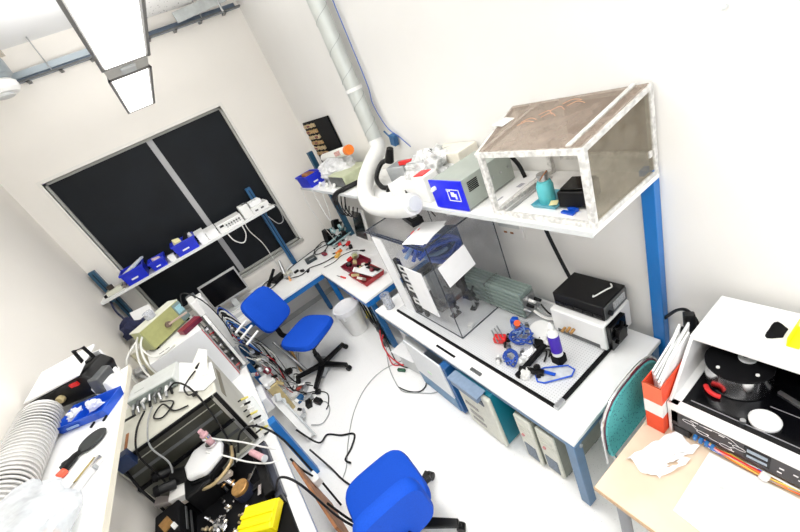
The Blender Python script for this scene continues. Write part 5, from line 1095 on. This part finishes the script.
for k, (lab, pts, m_, r) in enumerate((
    ('thick black cable falling from the interface box over the left of the beige rack', [(-1.18, 3.08, 1.28), (-1.30, 3.0, 1.31), (-1.32, 2.80, 1.25), (-1.30, 2.62, 1.05), (-1.30, 2.58, .8), (-1.32, 2.56, .68)], CABB, .009),
    ('black cable hanging over the front left of the beige rack', [(-1.12, 3.06, 1.27), (-1.16, 2.85, 1.28), (-1.18, 2.66, 1.22), (-1.18, 2.62, 1.0), (-1.20, 2.60, .8)], CABB, .007),
    ('grey cable hanging over the rack front beside the black one', [(-1.06, 3.05, 1.27), (-1.08, 2.85, 1.28), (-1.10, 2.66, 1.22), (-1.08, 2.60, 1.05), (-1.16, 2.58, .9), (-1.22, 2.58, .76)], CABG, .006),
    ('black cable looped on top of the beige rack', [(-1.0, 3.04, 1.27), (-.90, 2.92, 1.265), (-.98, 2.82, 1.262), (-1.05, 2.90, 1.265), (-.98, 2.98, 1.27), (-.90, 2.80, 1.263), (-.80, 2.74, 1.262)], CABB, .006),
    ('black cable running over the rack top and down its dark front to the microscope', [(-.92, 3.06, 1.30), (-.84, 3.04, 1.33), (-.76, 2.90, 1.30), (-.70, 2.66, 1.22), (-.72, 2.60, 1.0), (-.74, 2.54, .85), (-.80, 2.5, .76)], CABB, .007),
    ('black lead with plug lying over the white papers on the rack', [(-.70, 3.10, 1.29), (-.76, 3.02, 1.295), (-.80, 2.95, 1.29), (-.78, 2.84, 1.28), (-.74, 2.82, 1.275)], CABB, .006))):
    cable(lab, pts, r, m_)
t = thing('lead_plug', 'black plug at the end of the lead on the white papers', 'plug', (-.67, 3.13, 1.285))
part('body', B().boxc((-.665, 3.14, 1.295), (.022, .07, .022), (0, 0, -.7)), BLACK, t, bev=.005); part('tip', B().boxc((-.735, 2.80, 1.276), (.03, .035, .02), (0, 0, -.4)), BLACK, t, bev=.004)
t = thing('paper_stack', 'white papers and envelope lying on the beige rack top', 'papers', (-.72, 3.0, RZ1+.004))
part('sheet', B().prism([(-.86, 3.02, 1.256), (-.80, 3.25, 1.262), (-.575, 3.12, 1.262), (-.575, 2.84, 1.258), (-.68, 2.80, 1.256)], (0, 0, .006)), PAPER, t)
part('envelope', B().prism([(-.80, 3.10, 1.264), (-.62, 3.34, 1.33), (-.56, 3.22, 1.33), (-.62, 2.96, 1.266)], (0, 0, .005)), M('cream_paper', (.80, .79, .72), .7, var=.05), t)
part('folded_sheet', B().prism([(-.92, 3.22, 1.262), (-.80, 3.36, 1.31), (-.70, 3.22, 1.30), (-.80, 3.10, 1.262)], (0, 0, .005)), WHITE, t)
# white tall cabinet instrument with open wiring side
t = thing('white_cabinet', 'tall white instrument cabinet behind the beige rack with red wiring on its side', 'cabinet', (-.83, 4.0, TZ), math.radians(7))
part('case', B().box(-.26, .22, -.28, .34, .004, .635), M('cabinet_grey_white', (.74, .75, .77), .4, var=.03, scale=3), t, local=True, bev=.006)
part('top_plate', B().box(-.265, .225, -.285, .345, .635, .645), WENAM, t, local=True, bev=.002)
part('front_sheet', B().box(-.265, .225, -.292, -.284, .0, .645), M('cabinet_grey_white', (.7, .72, .75)), t, local=True)
part('side_chassis', B().box(.222, .245, -.27, .33, .03, .61), M('chassis_grey', (.42, .42, .40), .45, var=.3, scale=30), t, local=True)
part('red_edge', B().box(.226, .232, -.293, -.285, .02, .64), CABR, t, local=True)
rnd = random.Random(21)
for k in range(16):
    z = .58-.034*k; y = -.20+.10*(k % 3)
    part('component', B().boxc((.262, y, z), (.03, .07, .022), (rnd.uniform(-.3, .3), 0, 0)), [STEEL, BLACK, WPLAST, M('chip_grey', (.3, .3, .28), .5), BLACK, CREAM][k % 6], t, local=True, bev=.003)
for k in range(0, 5, 4): part('red_wire', B().tube([(.245, -.26, .54-.11*k), (.29, -.22, .52-.11*k), (.28, -.14, .48-.11*k), (.25, -.20, .44-.11*k)], .004, 6, 5), CABR, t, local=True)
part('label_mark', B().box(-.17, -.12, -.2, -.19, .645, .6465).box(-.11, -.07, -.2, -.19, .645, .6465), BLACK, t, local=True)
part('lower_tubes', B().tube([(-.24, -.30, .40), (-.16, -.31, .22), (-.02, -.31, .1)], .012, 8).tube([(-.20, -.30, .42), (-.10, -.31, .24), (.04, -.31, .12)], .012, 8), CABW, t, local=True)
t = thing('white_side_panel', 'white slotted side panel standing right of the tall white cabinet', 'panel', (-.5, 4.05, TZ), math.radians(7))
part('panel', B().box(-.03, .0, -.22, .30, .02, .62), WPLAST, t, local=True, bev=.004)
part('opening', B().box(.0, .004, -.16, .22, .1, .3).box(.0, .004, -.16, .22, .36, .52), M('opening_dark', (.05, .06, .06), .5, var=.5, scale=60), t, local=True)
part('head', B().box(-.05, .02, .05, .30, .62, .80), WPLAST, t, local=True, bev=.01)
part('foot', B().box(-.06, .03, -.22, .30, 0, .02), GREY, t, local=True)
# olive instrument on the cabinet
t = thing('olive_instrument', 'olive green instrument with pale cyan display on the white cabinet', 'instrument', (-.86, 4.10, TZ+.645), math.radians(38))
part('case', B().box(-.235, .235, -.075, .075, .02, .235), OLIVE, t, local=True, bev=.004)
part('top_cover', B().box(-.237, .237, -.077, .077, .235, .245), M('top_ivory', (.72, .72, .60), .45, var=.05), t, local=True, bev=.003)
part('front_panel', B().box(-.23, .23, -.083, -.075, .025, .235), M('olive_front', (.40, .41, .17), .45, var=.1), t, local=True)
part('display_frame', B().box(.14, .23, -.089, -.082, .03, .23), M('frame_teal_grey', (.20, .28, .28), .4), t, local=True)
part('display', B().box(.152, .222, -.093, -.088, .12, .20), CYAN, t, local=True)
kb = part('knob', B().cyl((.0, -.083, .12), (.0, -.105, .12), .03), M('knob_brown', (.18, .13, .10), .5), t, local=True)
part('lever', B().beam((.0, -.10, .12), (.19, -.14, .10), .02, .016), M('lever_tan', (.55, .42, .36), .5), kb, local=True)
for x in (-.2, .2): part('foot', B().boxc((x, 0, .01), (.03, .13, .02)), MATTEB, t, local=True)
t = thing('maroon_box', 'dark maroon box under the right end of the olive instrument', 'box', (-.64, 3.92, TZ+.646), math.radians(30))
part('body', B().box(-.11, .10, -.04, .06, .001, .05), MAROON, t, local=True)
part('flap', B().box(-.11, .10, -.046, -.04, .001, .04), M('maroon_dark', (.10, .0, .02), .5), t, local=True)
solo('glass_jar', B().lathe([(.001, 0), (.045, 0), (.05, .03), (.048, .07), (.035, .075), (.032, .07), (.04, .01), (.001, .008)], (-.88, 4.08, TZ+.891)), CUPG, 'clear glass jar on top of the olive instrument', 'jar')
t = thing('white_adaptor', 'white adaptor block on the window side of the olive instrument', 'adaptor', (-.52, 4.4, TZ))
part('body', B().box(-.60, -.45, 4.34, 4.47, TZ, 1.42), WPLAST, t, bev=.01); part('cap', B().box(-.59, -.50, 4.35, 4.44, 1.42, 1.47), DGREY, t, bev=.006)
for k, (lab, pts, m_, r) in enumerate((
    ('thick white cable falling at the left of the olive instrument, outer one', [(-1.0, 3.98, 1.55), (-1.10, 3.92, 1.45), (-1.14, 3.76, 1.30), (-1.10, 3.66, 1.1), (-1.02, 3.55, .85)], CABW, .009),
    ('thick white cable falling at the left of the olive instrument, inner one', [(-.94, 3.96, 1.55), (-1.05, 3.86, 1.46), (-1.08, 3.72, 1.30), (-1.03, 3.64, 1.05), (-.92, 3.54, .85)], CABW, .009),
    ('white cable curving in front of the olive instrument', [(-1.06, 3.84, 1.44), (-1.02, 3.74, 1.36), (-.94, 3.70, 1.335), (-.82, 3.74, 1.335)], CABW, .008),
    ('white cable from the wall socket behind the tall white cabinet', [(-1.30, 3.9, 1.15), (-1.22, 3.85, 1.4), (-1.08, 3.98, 1.48), (-1.0, 4.06, 1.50)], CABW, .009),
    ('black cable hanging down the left wall beside the tall white cabinet', [(-1.34, 3.62, 1.14), (-1.30, 3.58, .98), (-1.28, 3.50, .82), (-1.24, 3.42, .70)], CABB, .009),
    ('black cable arching from olive instrument over the white side panel', [(-.62, 4.1, 1.50), (-.55, 4.14, 1.60), (-.44, 4.06, 1.45), (-.40, 3.95, 1.2), (-.42, 3.9, 1.0)], CABB, .006))):
    cable(lab, pts, r, m_)
# wall things on the left wall
t = thing('navy_bag', 'dark navy bag hanging at the foot of the left window shelf post', 'bag', (-1.2, 4.9, 1.2))
part('bag', B().crumple((-1.19, 4.70, 1.38), .13, (.9, .9, 1.), .4, 3, 2.5, 3), NAVY, t); part('strap', B().tube([(-1.22, 4.75, 1.46), (-1.27, 4.9, 1.6), (-1.29, 5.1, 1.7)], .01, 6), NAVY, t)
solo('white_notice', B().boxc((-1.06, 4.70, 1.42), (.20, .01, .26), (-.2, .2, .4)), PAPER, 'white sheet leaning beside the navy bag', 'paper')
t = thing('cream_cupboard', 'cream cupboard with two black sockets standing in the far left corner', 'cupboard', (-1.15, 4.7, 0))
part('body', B().box(-1.355, -1.0, 4.50, 4.92, 0, 1.22), M('stand_cream', (.70, .67, .50), .5), t, bev=.006)
part('top', B().box(-1.355, -.99, 4.49, 4.93, 1.22, 1.245), M('stand_top', (.76, .74, .66), .5), t, bev=.004)
part('socket', B().box(-1.235, -1.17, 4.488, 4.50, 1.10, 1.165), BLACK, t, bev=.003)
part('socket', B().box(-1.15, -1.085, 4.488, 4.50, 1.08, 1.145), BLACK, t, bev=.003)
t = thing('pipe_fitting', 'small steel pipe fitting on the left wall below the cream cupboard sockets', 'fitting', (-1.3, 4.1, 1.0))
part('valve', B().boxc((-1.30, 4.2, 1.12), (.10, .08, .08), (.3, .2, .2)), STEEL, t, bev=.008); part('pipe', B().cyl((-1.35, 4.2, 1.12), (-1.22, 4.05, 1.0), .018), STEEL, t)
# ------------------------------------------------------------------ microscope on the left bench
t = thing('microscope', 'black laboratory microscope with white head on the left bench', 'microscope', (-.93, 2.3, TZ))
part('base', B().box(-1.22, -.57, 1.62, 2.60, TZ+.002, TZ+.035), MATTEB, t, bev=.006)
part('base_edge', B().box(-.62, -.565, 2.02, 2.56, TZ+.002, TZ+.055), M('edge_slate', (.05, .055, .075), .4), t, bev=.004)
part('pillar', B().box(-1.08, -.90, 2.36, 2.58, TZ+.03, .92), BLACK, t, bev=.015)
hd = B().prism([(-1.02, 2.44, .93), (-.90, 2.38, .93), (-.78, 2.44, .93), (-.755, 2.56, .93), (-.82, 2.66, .93), (-.96, 2.66, .93), (-1.03, 2.56, .93)], (0, 0, .06))
part('head', hd, WENAM, t, bev=.02)
part('head_skirt', B().prism([(-1.03, 2.43, .89), (-.90, 2.365, .89), (-.77, 2.43, .89), (-.745, 2.56, .89), (-.82, 2.665, .89), (-.96, 2.665, .89), (-1.04, 2.56, .89)], (0, 0, .045)), MATTEB, t, bev=.01)
part('gold_trim', B().tube([(-1.02, 2.40, .885), (-.90, 2.34, .885), (-.765, 2.405, .885), (-.74, 2.55, .885)], .012, 8, 5), M('trim_gold', (.50, .38, .20), .35, metal=.4), t)
tb = part('camera_tube', B().lathe([(.001, .988), (.034, .988), (.034, 1.0), (.024, 1.01), (.022, 1.05), (.027, 1.055), (.027, 1.10), (.018, 1.105), (.016, 1.14), (.001, 1.142)], (-.81, 2.57, 0)), PINK, t)
part('collar', B().lathe([(.028, 1.0), (.044, 1.0), (.044, 1.012), (.028, 1.012)], (-.81, 2.57, 0)), CHROME, tb)
part('collar', B().lathe([(.027, 1.065), (.031, 1.065), (.031, 1.085), (.027, 1.085)], (-.81, 2.57, 0)), CHROME, tb)
part('lamp_house', B().box(-1.29, -1.13, 2.18, 2.44, TZ+.036, .90), MATTEB, t, bev=.012)
part('lamp_fins', B().box(-1.125, -1.118, 2.22, 2.40, .78, .795).box(-1.125, -1.118, 2.22, 2.40, .83, .845), STEEL, t)
part('lamp_plate', B().boxc((-1.21, 2.30, .905), (.06, .10, .01), (0, 0, .4)), BRASS, t)
part('lamp_switch', B().boxc((-1.16, 2.24, .905), (.025, .05, .012), (0, 0, .4)), WPLAST, t)
part('binocular', B().cyl((-1.03, 2.56, .92), (-1.13, 2.60, .94), .06, .055), BLACK, t)
for k, (y, z) in enumerate(((2.40, .97), (2.52, .99))):
    e = part('eyepiece', B().cyl((-1.12, y+.14, z-.03), (-1.20, y+.12, z+.02), .034, .030), BLACK, t); part('eye_cup', B().cyl((-1.20, y+.12, z+.02), (-1.225, y+.114, z+.034), .036, .03), MATTEB, e)
part('grey_bracket', B().prism([(-1.28, 2.62, .86), (-1.18, 2.52, .86), (-1.18, 2.46, .86), (-1.30, 2.55, .86)], (0, 0, .04)), M('bracket_taupe', (.28, .25, .24), .4), t, bev=.005)
part('stage_block', B().prism([(-1.17, 2.60, .86), (-.98, 2.44, .86), (-1.0, 2.38, .86), (-1.19, 2.46, .86)], (0, 0, .055)), M('block_white', (.80, .79, .76), .4), t, bev=.004)
part('stage_bar', B().beam((-1.19, 2.46, .85), (-.79, 2.36, .85), .03, .03), M('bar_tan', (.55, .48, .40), .45), t)
part('nosepiece', B().cyl((-.90, 2.50, .89), (-.88, 2.44, .80), .05, .035), BLACK, t)
for k in range(3):
    o_ = part('objective', B().cyl((-.90+.04*(k-1), 2.46-.03*k, .83), (-.88+.07*(k-1), 2.40-.05*k, .755), .020, .013), [CHROME, BLACK, CHROME][k], t)
    part('objective_ring', B().cyl((-.885+.055*(k-1), 2.43-.04*k, .79), (-.883+.058*(k-1), 2.425-.041*k, .783), .0215), BRASS, o_)
part('mechanical_stage', B().box(-1.12, -.64, 1.90, 2.36, .715, .745), MATTEB, t, bev=.004)
part('stage_rail', B().box(-.66, -.60, 2.05, 2.50, .74, .78).box(-.80, -.66, 2.18, 2.22, .745, .765), BLACK, t, bev=.004)
part('steel_slide', B().beam((-.80, 2.20, .772), (-.64, 2.36, .772), .012, .006).beam((-.69, 2.10, .772), (-.67, 2.17, .772), .022, .006).beam((-.74, 2.26, .772), (-.71, 2.32, .772), .02, .008), CHROME, t)
part('brass_dial', B().lathe([(.001, .80), (.05, .80), (.055, .806), (.055, .83), (.05, .834), (.001, .834)], (-.775, 2.22, 0), 32, None), BRASS, t)
part('dial_body', B().cyl((-.775, 2.22, .745), (-.775, 2.22, .80), .060), M('dial_navy', (.02, .025, .05), .3), t)
part('focus_knob', B().cyl((-.63, 1.98, .73), (-.57, 1.98, .73), .03), BLACK, t)
rnd = random.Random(9)
for k in range(34):
    x, y = -1.08+.32*rnd.random(), 2.05+.28*rnd.random()-.15*rnd.random(); z = .745
    part('thumb_screw', B().cyl((x, y, z), (x+rnd.uniform(-.02, .02), y+rnd.uniform(-.02, .02), z+.035), .007, seg=8).cyl((x, y, z+.005), (x, y, z+.016), .014, seg=10), [M('screw_gold', (.75, .62, .42), .3, metal=.7), CHROME][k % 2], t)
part('gold_disc', B().cyl((-.86, 1.98, .745), (-.86, 1.98, .765), .022, seg=16), M('screw_gold', (.75, .62, .42)), t)
part('edge_hose', B().tube([(-.96, 1.98, .755), (-.92, 1.86, .74), (-.93, 1.76, .72), (-.96, 1.68, .715)], .008, 6), M('hose_olive', (.40, .36, .22), .4), t)
part('white_flare', B().crumple((-.96, 2.12, .77), .04, (1, 1.5, .6), .5, 3, 3, 2), CHROME, t)
for k in range(3): part('plug_block', B().boxc((-1.17+.05*k, 1.98-.09*k, .72+.0*k), (.06, .04, .05), (0, 0, .6)), [BLACK, BRASS, STEEL][k], t, bev=.004)
t = thing('pink_cylinder', 'pink capped cylinder lying on the microscope stage edge', 'cylinder', (-.61, 2.35, .78))
part('body', B().cyl((-.64, 2.42, .83), (-.575, 2.28, .83), .022), PINK, t); part('cap', B().cyl((-.575, 2.28, .83), (-.57, 2.27, .83), .0235), LGREY, t); part('mount', B().box(-.64, -.59, 2.32, 2.38, .78, .812), BLACK, t)
for k, (lab, pts) in enumerate((('white tube from the microscope top across to the bench edge, upper one', [(-.81, 2.57, 1.08), (-.78, 2.56, 1.02), (-.66, 2.48, .92), (-.56, 2.40, .82), (-.50, 2.36, .76)]), ('white tube from microscope head to the bench edge, lower one', [(-.86, 2.52, 1.0), (-.78, 2.44, .95), (-.68, 2.34, .86), (-.58, 2.26, .80), (-.50, 2.24, .76)]))):
    cable(lab, pts, .006, CABW, 'white_tube', 'tube')
for k, (lab, pts) in enumerate((('black lead over the bench edge next to the blue leg, to the pink cylinder', [(-.72, 2.50, .84), (-.66, 2.62, .88), (-.56, 2.64, .84), (-.46, 2.52, .70), (-.42, 2.36, .4), (-.40, 2.2, .05)]), ('pair of black leads hanging from the microscope corner down to the floor', [(-.60, 2.06, .74), (-.54, 2.10, .77), (-.46, 2.0, .70), (-.40, 1.9, .3), (-.30, 1.85, .05), (-.2, 1.95, .01)]))):
    cable(lab, pts, .008, CABB)
# yellow box
t = thing('yellow_box', 'bright yellow ridged plastic box by the near edge of the left bench', 'box', (-.73, 1.95, TZ+.035), math.radians(-32))
part('body', B().box(-.115, .115, -.085, .085, .001, .085), YELLOW, t, local=True, bev=.012)
for k in range(2): part('ridge', B().box(-.115, .115, -.055+.055*k, -.03+.055*k, .083, .097), YELLOW, t, local=True, bev=.006)
part('end_lip', B().box(.10, .125, -.085, .085, .02, .075), M('yellow_deep', (.90, .72, .0), .5), t, local=True, bev=.004)
solo('brown_board', B().prism([(-.475, 2.3, .02), (-.455, 1.84, .02), (-.455, 1.84, .36), (-.475, 2.3, .62)], (.018, 0, 0)), WOODB, 'brown wooden board leaning against the left bench front', 'board')
solo('bench_pad', B().box(-.60, -.495, 1.3, 2.0, TZ+.001, TZ+.008), PAPER, 'white pad lying along the near edge of the left bench', 'pad')
# ------------------------------------------------------------------ clutter hanging and standing right of the left bench
t = thing('connector_strip', 'strip of yellow and black cable connectors along the blue bench leg', 'connector strip', (-.50, 2.9, .6))
part('strip', B().beam((-.52, 3.0, .84), (-.50, 2.72, .66), .05, .02), LGREY, t)
for k in range(8):
    p = Vector((-.53, 3.02, .85)).lerp(Vector((-.51, 2.70, .66)), k/7)
    c_ = part('connector', B().cyl(p, p+Vector((-.05, -.03, .035)), .010, seg=8), [M('plug_yellow', (.75, .65, .15), .45), BLACK, WPLAST][k % 3], t); part('sleeve', B().cyl(p+Vector((-.05, -.03, .035)), p+Vector((-.085, -.05, .05)), .007, seg=8), [BLACK, CABW, BLACK][k % 3], c_)
t = thing('tan_case', 'tan and white tall case standing on the floor right of the white cabinet', 'case', (-.42, 3.85, 0))
part('body', B().boxc((-.41, 3.72, .20), (.11, .20, .40), (0, 0, .1)), TAN, t, bev=.006); part('white_top', B().boxc((-.41, 3.74, .43), (.12, .20, .05), (0, 0, .1)), WPLAST, t, bev=.006); part('strap', B().boxc((-.41, 3.66, .405), (.13, .03, .012), (0, 0, .1)), BLACK, t)
t = thing('white_duct_box', 'long white and grey trunking leaning on the floor beside the blue bench leg', 'trunking', (-.36, 3.2, 0))
part('body', B().beam((-.43, 3.40, .44), (-.36, 3.05, .03), .07, .045), WPLAST, t, bev=.005); part('grey_side', B().beam((-.385, 3.39, .44), (-.315, 3.04, .03), .02, .05), GREY, t)
t = thing('drip_tray_box', 'white box with lilac side standing under the bench edge before the tan case', 'box', (-.5, 3.3, .3))
part('body', B().box(-.56, -.45, 3.22, 3.48, .45, .60), WPLAST, t, bev=.005); part('side', B().box(-.45, -.446, 3.23, 3.47, .46, .59), M('lilac_grey', (.50, .48, .56), .45), t); part('bracket', B().box(-.60, -.56, 3.3, 3.4, .45, .645), STEEL, t)
rnd = random.Random(33)
mats = [CABB, CABG, CABW, STEEL, CABB, CABG, CABR, CABW, CABB]
names = ['black', 'grey', 'white', 'steel', 'black', 'grey', 'red', 'white', 'blue']
wh = ['nearest the white side panel', 'behind the tan case', 'beside the tan case', 'nearest the chair', 'on the floor before the blue chair', 'at the side of the white trunking', 'above the tan case', 'against the cabinet foot', 'under the window desk end']
t = thing('cable_jumble', 'jumble of mixed cables and connectors hanging between the white cabinet and the blue chair', 'cables', (-.36, 4.1, 0))
for k in range(18):
    x = -.47+.02*(k % 5); y = 4.45-.03*k; z = .95-.012*k+rnd.uniform(-.1, .1)
    z = min(z, .9)
    pts = [(x, y, z), (x+.06+rnd.uniform(0, .05), y-.03+rnd.uniform(-.1, .1), z*.75), (x+.10+rnd.uniform(-.03, .12), y-.08+rnd.uniform(-.12, .12), z*.4), (x+.10+rnd.uniform(0, .08), y-.1+rnd.uniform(-.12, .1), .03), (x+.15+rnd.uniform(0, .10), y-.05+rnd.uniform(-.15, .15), .012)]
    part('cable', B().tube(pts, rnd.choice((.004, .005, .006, .008)), 6, 5), mats[k % 9], t)
for k in range(46):
    y = 4.45-1.15*rnd.random(); z = .05+.75*rnd.random()**1.4; x = -.44+.20*rnd.random()*(1.1-z)
    part('connector', B().boxc((x, y, z), (rnd.uniform(.02, .06), rnd.uniform(.03, .09), rnd.uniform(.02, .05)), (rnd.random()*2, rnd.random(), rnd.random()*3)), [BLACK, STEEL, WPLAST, GREY, LGREY, BLACK, TAN, CREAM, STEEL, MAROON][k % 10], t, bev=.004)
for k in range(9):
    x, y = -.33+.16*rnd.random(), 3.45+.85*rnd.random()
    t = thing('floor_plug', names[k]+' plug in the floor cable jumble '+wh[k], 'plug', (x, y, 0), 0, 'plugs in the floor cable jumble')
    part('body', B().boxc((x, y, .03), (.06, .09, .06), (0, 0, rnd.random()*3)), [BLACK, STEEL, WPLAST, LGREY, BLACK, GREY, M('brick_red', (.5, .08, .06), .5), PAPER, BLUEF][k], t, bev=.006)
    part('cord', B().tube([(x, y, .03), (x+.06, y+.03, .02), (x+.10, y-.02, .008)], .006, 6), CABB, t)
solo('black_adaptor', B().boxc((-.12, 3.42, .03), (.06, .09, .055), (0, 0, .4)), BLACK, 'black adaptor brick lying alone on the floor before the blue chair', 'adaptor', bev=.006)
# pipes and stand behind chair one
t = thing('floor_stand', 'grey and brass tripod foot on the floor under the blue chair edge', 'stand', (-.05, 4.25, 0))
for k in range(4): part('rod', B().cyl((-.12+.03*k, 4.15-.05*k, .02), (.02-.06*k, 4.42+.03*k, .12+.08*k), .018), [STEEL, BRASS, DGREY, STEEL][k], t)
part('shoe', B().tube([(.06, 3.72, .04), (.16, 3.80, .05), (.21, 3.92, .05), (.18, 4.0, .045)], .04, 8), GREY, t)
# blue & white leads above the cabinet side
t = thing('lead_rack', 'blue and white test leads draped over a dark rail by the monitor', 'leads', (-.36, 4.45, DZ))
part('rail', B().beam((-.42, 4.56, 1.10), (-.36, 4.0, .80), .02, .02), BLACK, t); part('post', B().cyl((-.40, 4.60, DZ), (-.40, 4.60, 1.12), .014), BLACK, t); part('foot', B().box(-.46, -.34, 4.56, 4.68, DZ, DZ+.012), BLACK, t)
for k in range(11):
    y = 4.55-.05*k
    part('lead', B().tube([(-.48+.01*k, y+.02, 1.02-.02*k), (-.41, y, 1.12-.028*k), (-.36, y-.01, 1.04-.03*k), (-.33+.01*(k % 4), y-.03, .85-.03*k)], .008, 6, 5), [CABBL, CABW, CABB, CABW, M('lead_blue', (.05, .18, .45), .4)][k % 5], t)
for k in range(3):
    solo('white_rod', B().cyl((-.40+.015*k, 4.1-.07*k, .93-.06*k), (-.24+.02*k, 4.2-.08*k, .95-.06*k), .014), WPLAST, ['highest white rod sticking out below the blue chair back', 'middle white rod sticking out towards the blue chair', 'lowest white rod sticking out towards the blue chair'][k], 'rod', 'white rods')
# floor cables
cable('thin grey cord in a long curve across the white floor', [(.95, 3.0, .01), (.62, 3.15, .008), (.35, 3.12, .008), (.1, 2.95, .008), (-.1, 2.7, .008), (-.22, 2.5, .008), (-.3, 2.42, .008)], .004, CABG)
cable('black cable with a kink on the floor beside the blue bench leg', [(-.40, 2.95, .3), (-.32, 2.9, .05), (-.22, 2.95, .01), (-.12, 2.82, .01), (-.02, 2.72, .01), (-.1, 2.62, .01), (-.2, 2.56, .01), (-.18, 2.48, .02)], .009, CABB)
cable('long black cable along the floor by the leaning brown board', [(-.40, 2.8, .15), (-.34, 2.6, .02), (-.30, 2.4, .01), (-.22, 2.15, .01), (-.18, 1.95, .01), (-.22, 1.7, .01), (-.2, 1.5, .01)], .008, CABB)
cable('black cable crossing the floor towards the near blue chair', [(-.42, 2.0, .4), (-.36, 1.95, .1), (-.3, 1.98, .01), (-.22, 1.98, .01), (-.12, 1.98, .01)], .009, CABB)
cable('white cable loop on the floor near the tan case', [(-.3, 3.6, .1), (-.18, 3.5, .01), (-.06, 3.35, .01), (-.08, 3.2, .01), (-.2, 3.12, .01), (-.3, 3.2, .02)], .005, CABG)
cable('black cable from the cable jumble towards the blue chair castors', [(-.3, 3.75, .2), (-.2, 3.7, .03), (-.08, 3.6, .01), (.0, 3.45, .01), (-.05, 3.3, .01), (-.1, 3.25, .01)], .006, CABB)
t = thing('white_wall_plug', 'white plug block hanging at the bench edge beside the brown board', 'plug', (-.43, 2.32, .3))
part('body', B().boxc((-.43, 2.30, .34), (.06, .09, .09), (.2, 0, .2)), WPLAST, t, bev=.008); part('cord', B().tube([(-.43, 2.30, .38), (-.46, 2.32, .5), (-.47, 2.34, .62)], .008, 6), CABB, t)

# ------------------------------------------------------------------ camera, added fill light from the world, look
Rm = [[0.7596857051581397, -0.5278358559606803, -0.3798248787805199], [-0.5544860624845047, -0.2206348569151119, -0.8024122795823094], [0.339739364644149, 0.8201887399107016, -0.4602907722677974]]
cd = bpy.data.cameras.new('camera'); cam = bpy.data.objects.new('camera', cd); COL.objects.link(cam)
r_, d_, f_ = (Vector(q) for q in Rm)
m = Matrix((r_, -d_, -f_)).transposed().to_4x4(); m.translation = (0, 0, 2.7)
cam.matrix_world = m
cd.sensor_fit = 'HORIZONTAL'; cd.sensor_width = 36; cd.lens = 370.664*36/800; cd.clip_start = .02
S.camera = cam
wd = bpy.data.worlds.new('world_fill'); S.world = wd; wd.use_nodes = True
bg = wd.node_tree.nodes['Background']; bg.inputs['Color'].default_value = (.95, .97, 1, 1); bg.inputs['Strength'].default_value = WORLD_S  # near-white world, added as soft fill through the open front of the room
vs = S.view_settings; S.display_settings.display_device = 'sRGB'
vs.view_transform = 'Standard'; vs.look = 'None'; vs.gamma = 1; vs.exposure = EXPO; vs.use_curve_mapping = False
S.cycles.use_denoising = True; S.cycles.max_bounces = 10; S.cycles.diffuse_bounces = 6; S.cycles.transparent_max_bounces = 24
S.cycles.caustics_reflective = False; S.cycles.caustics_refractive = False
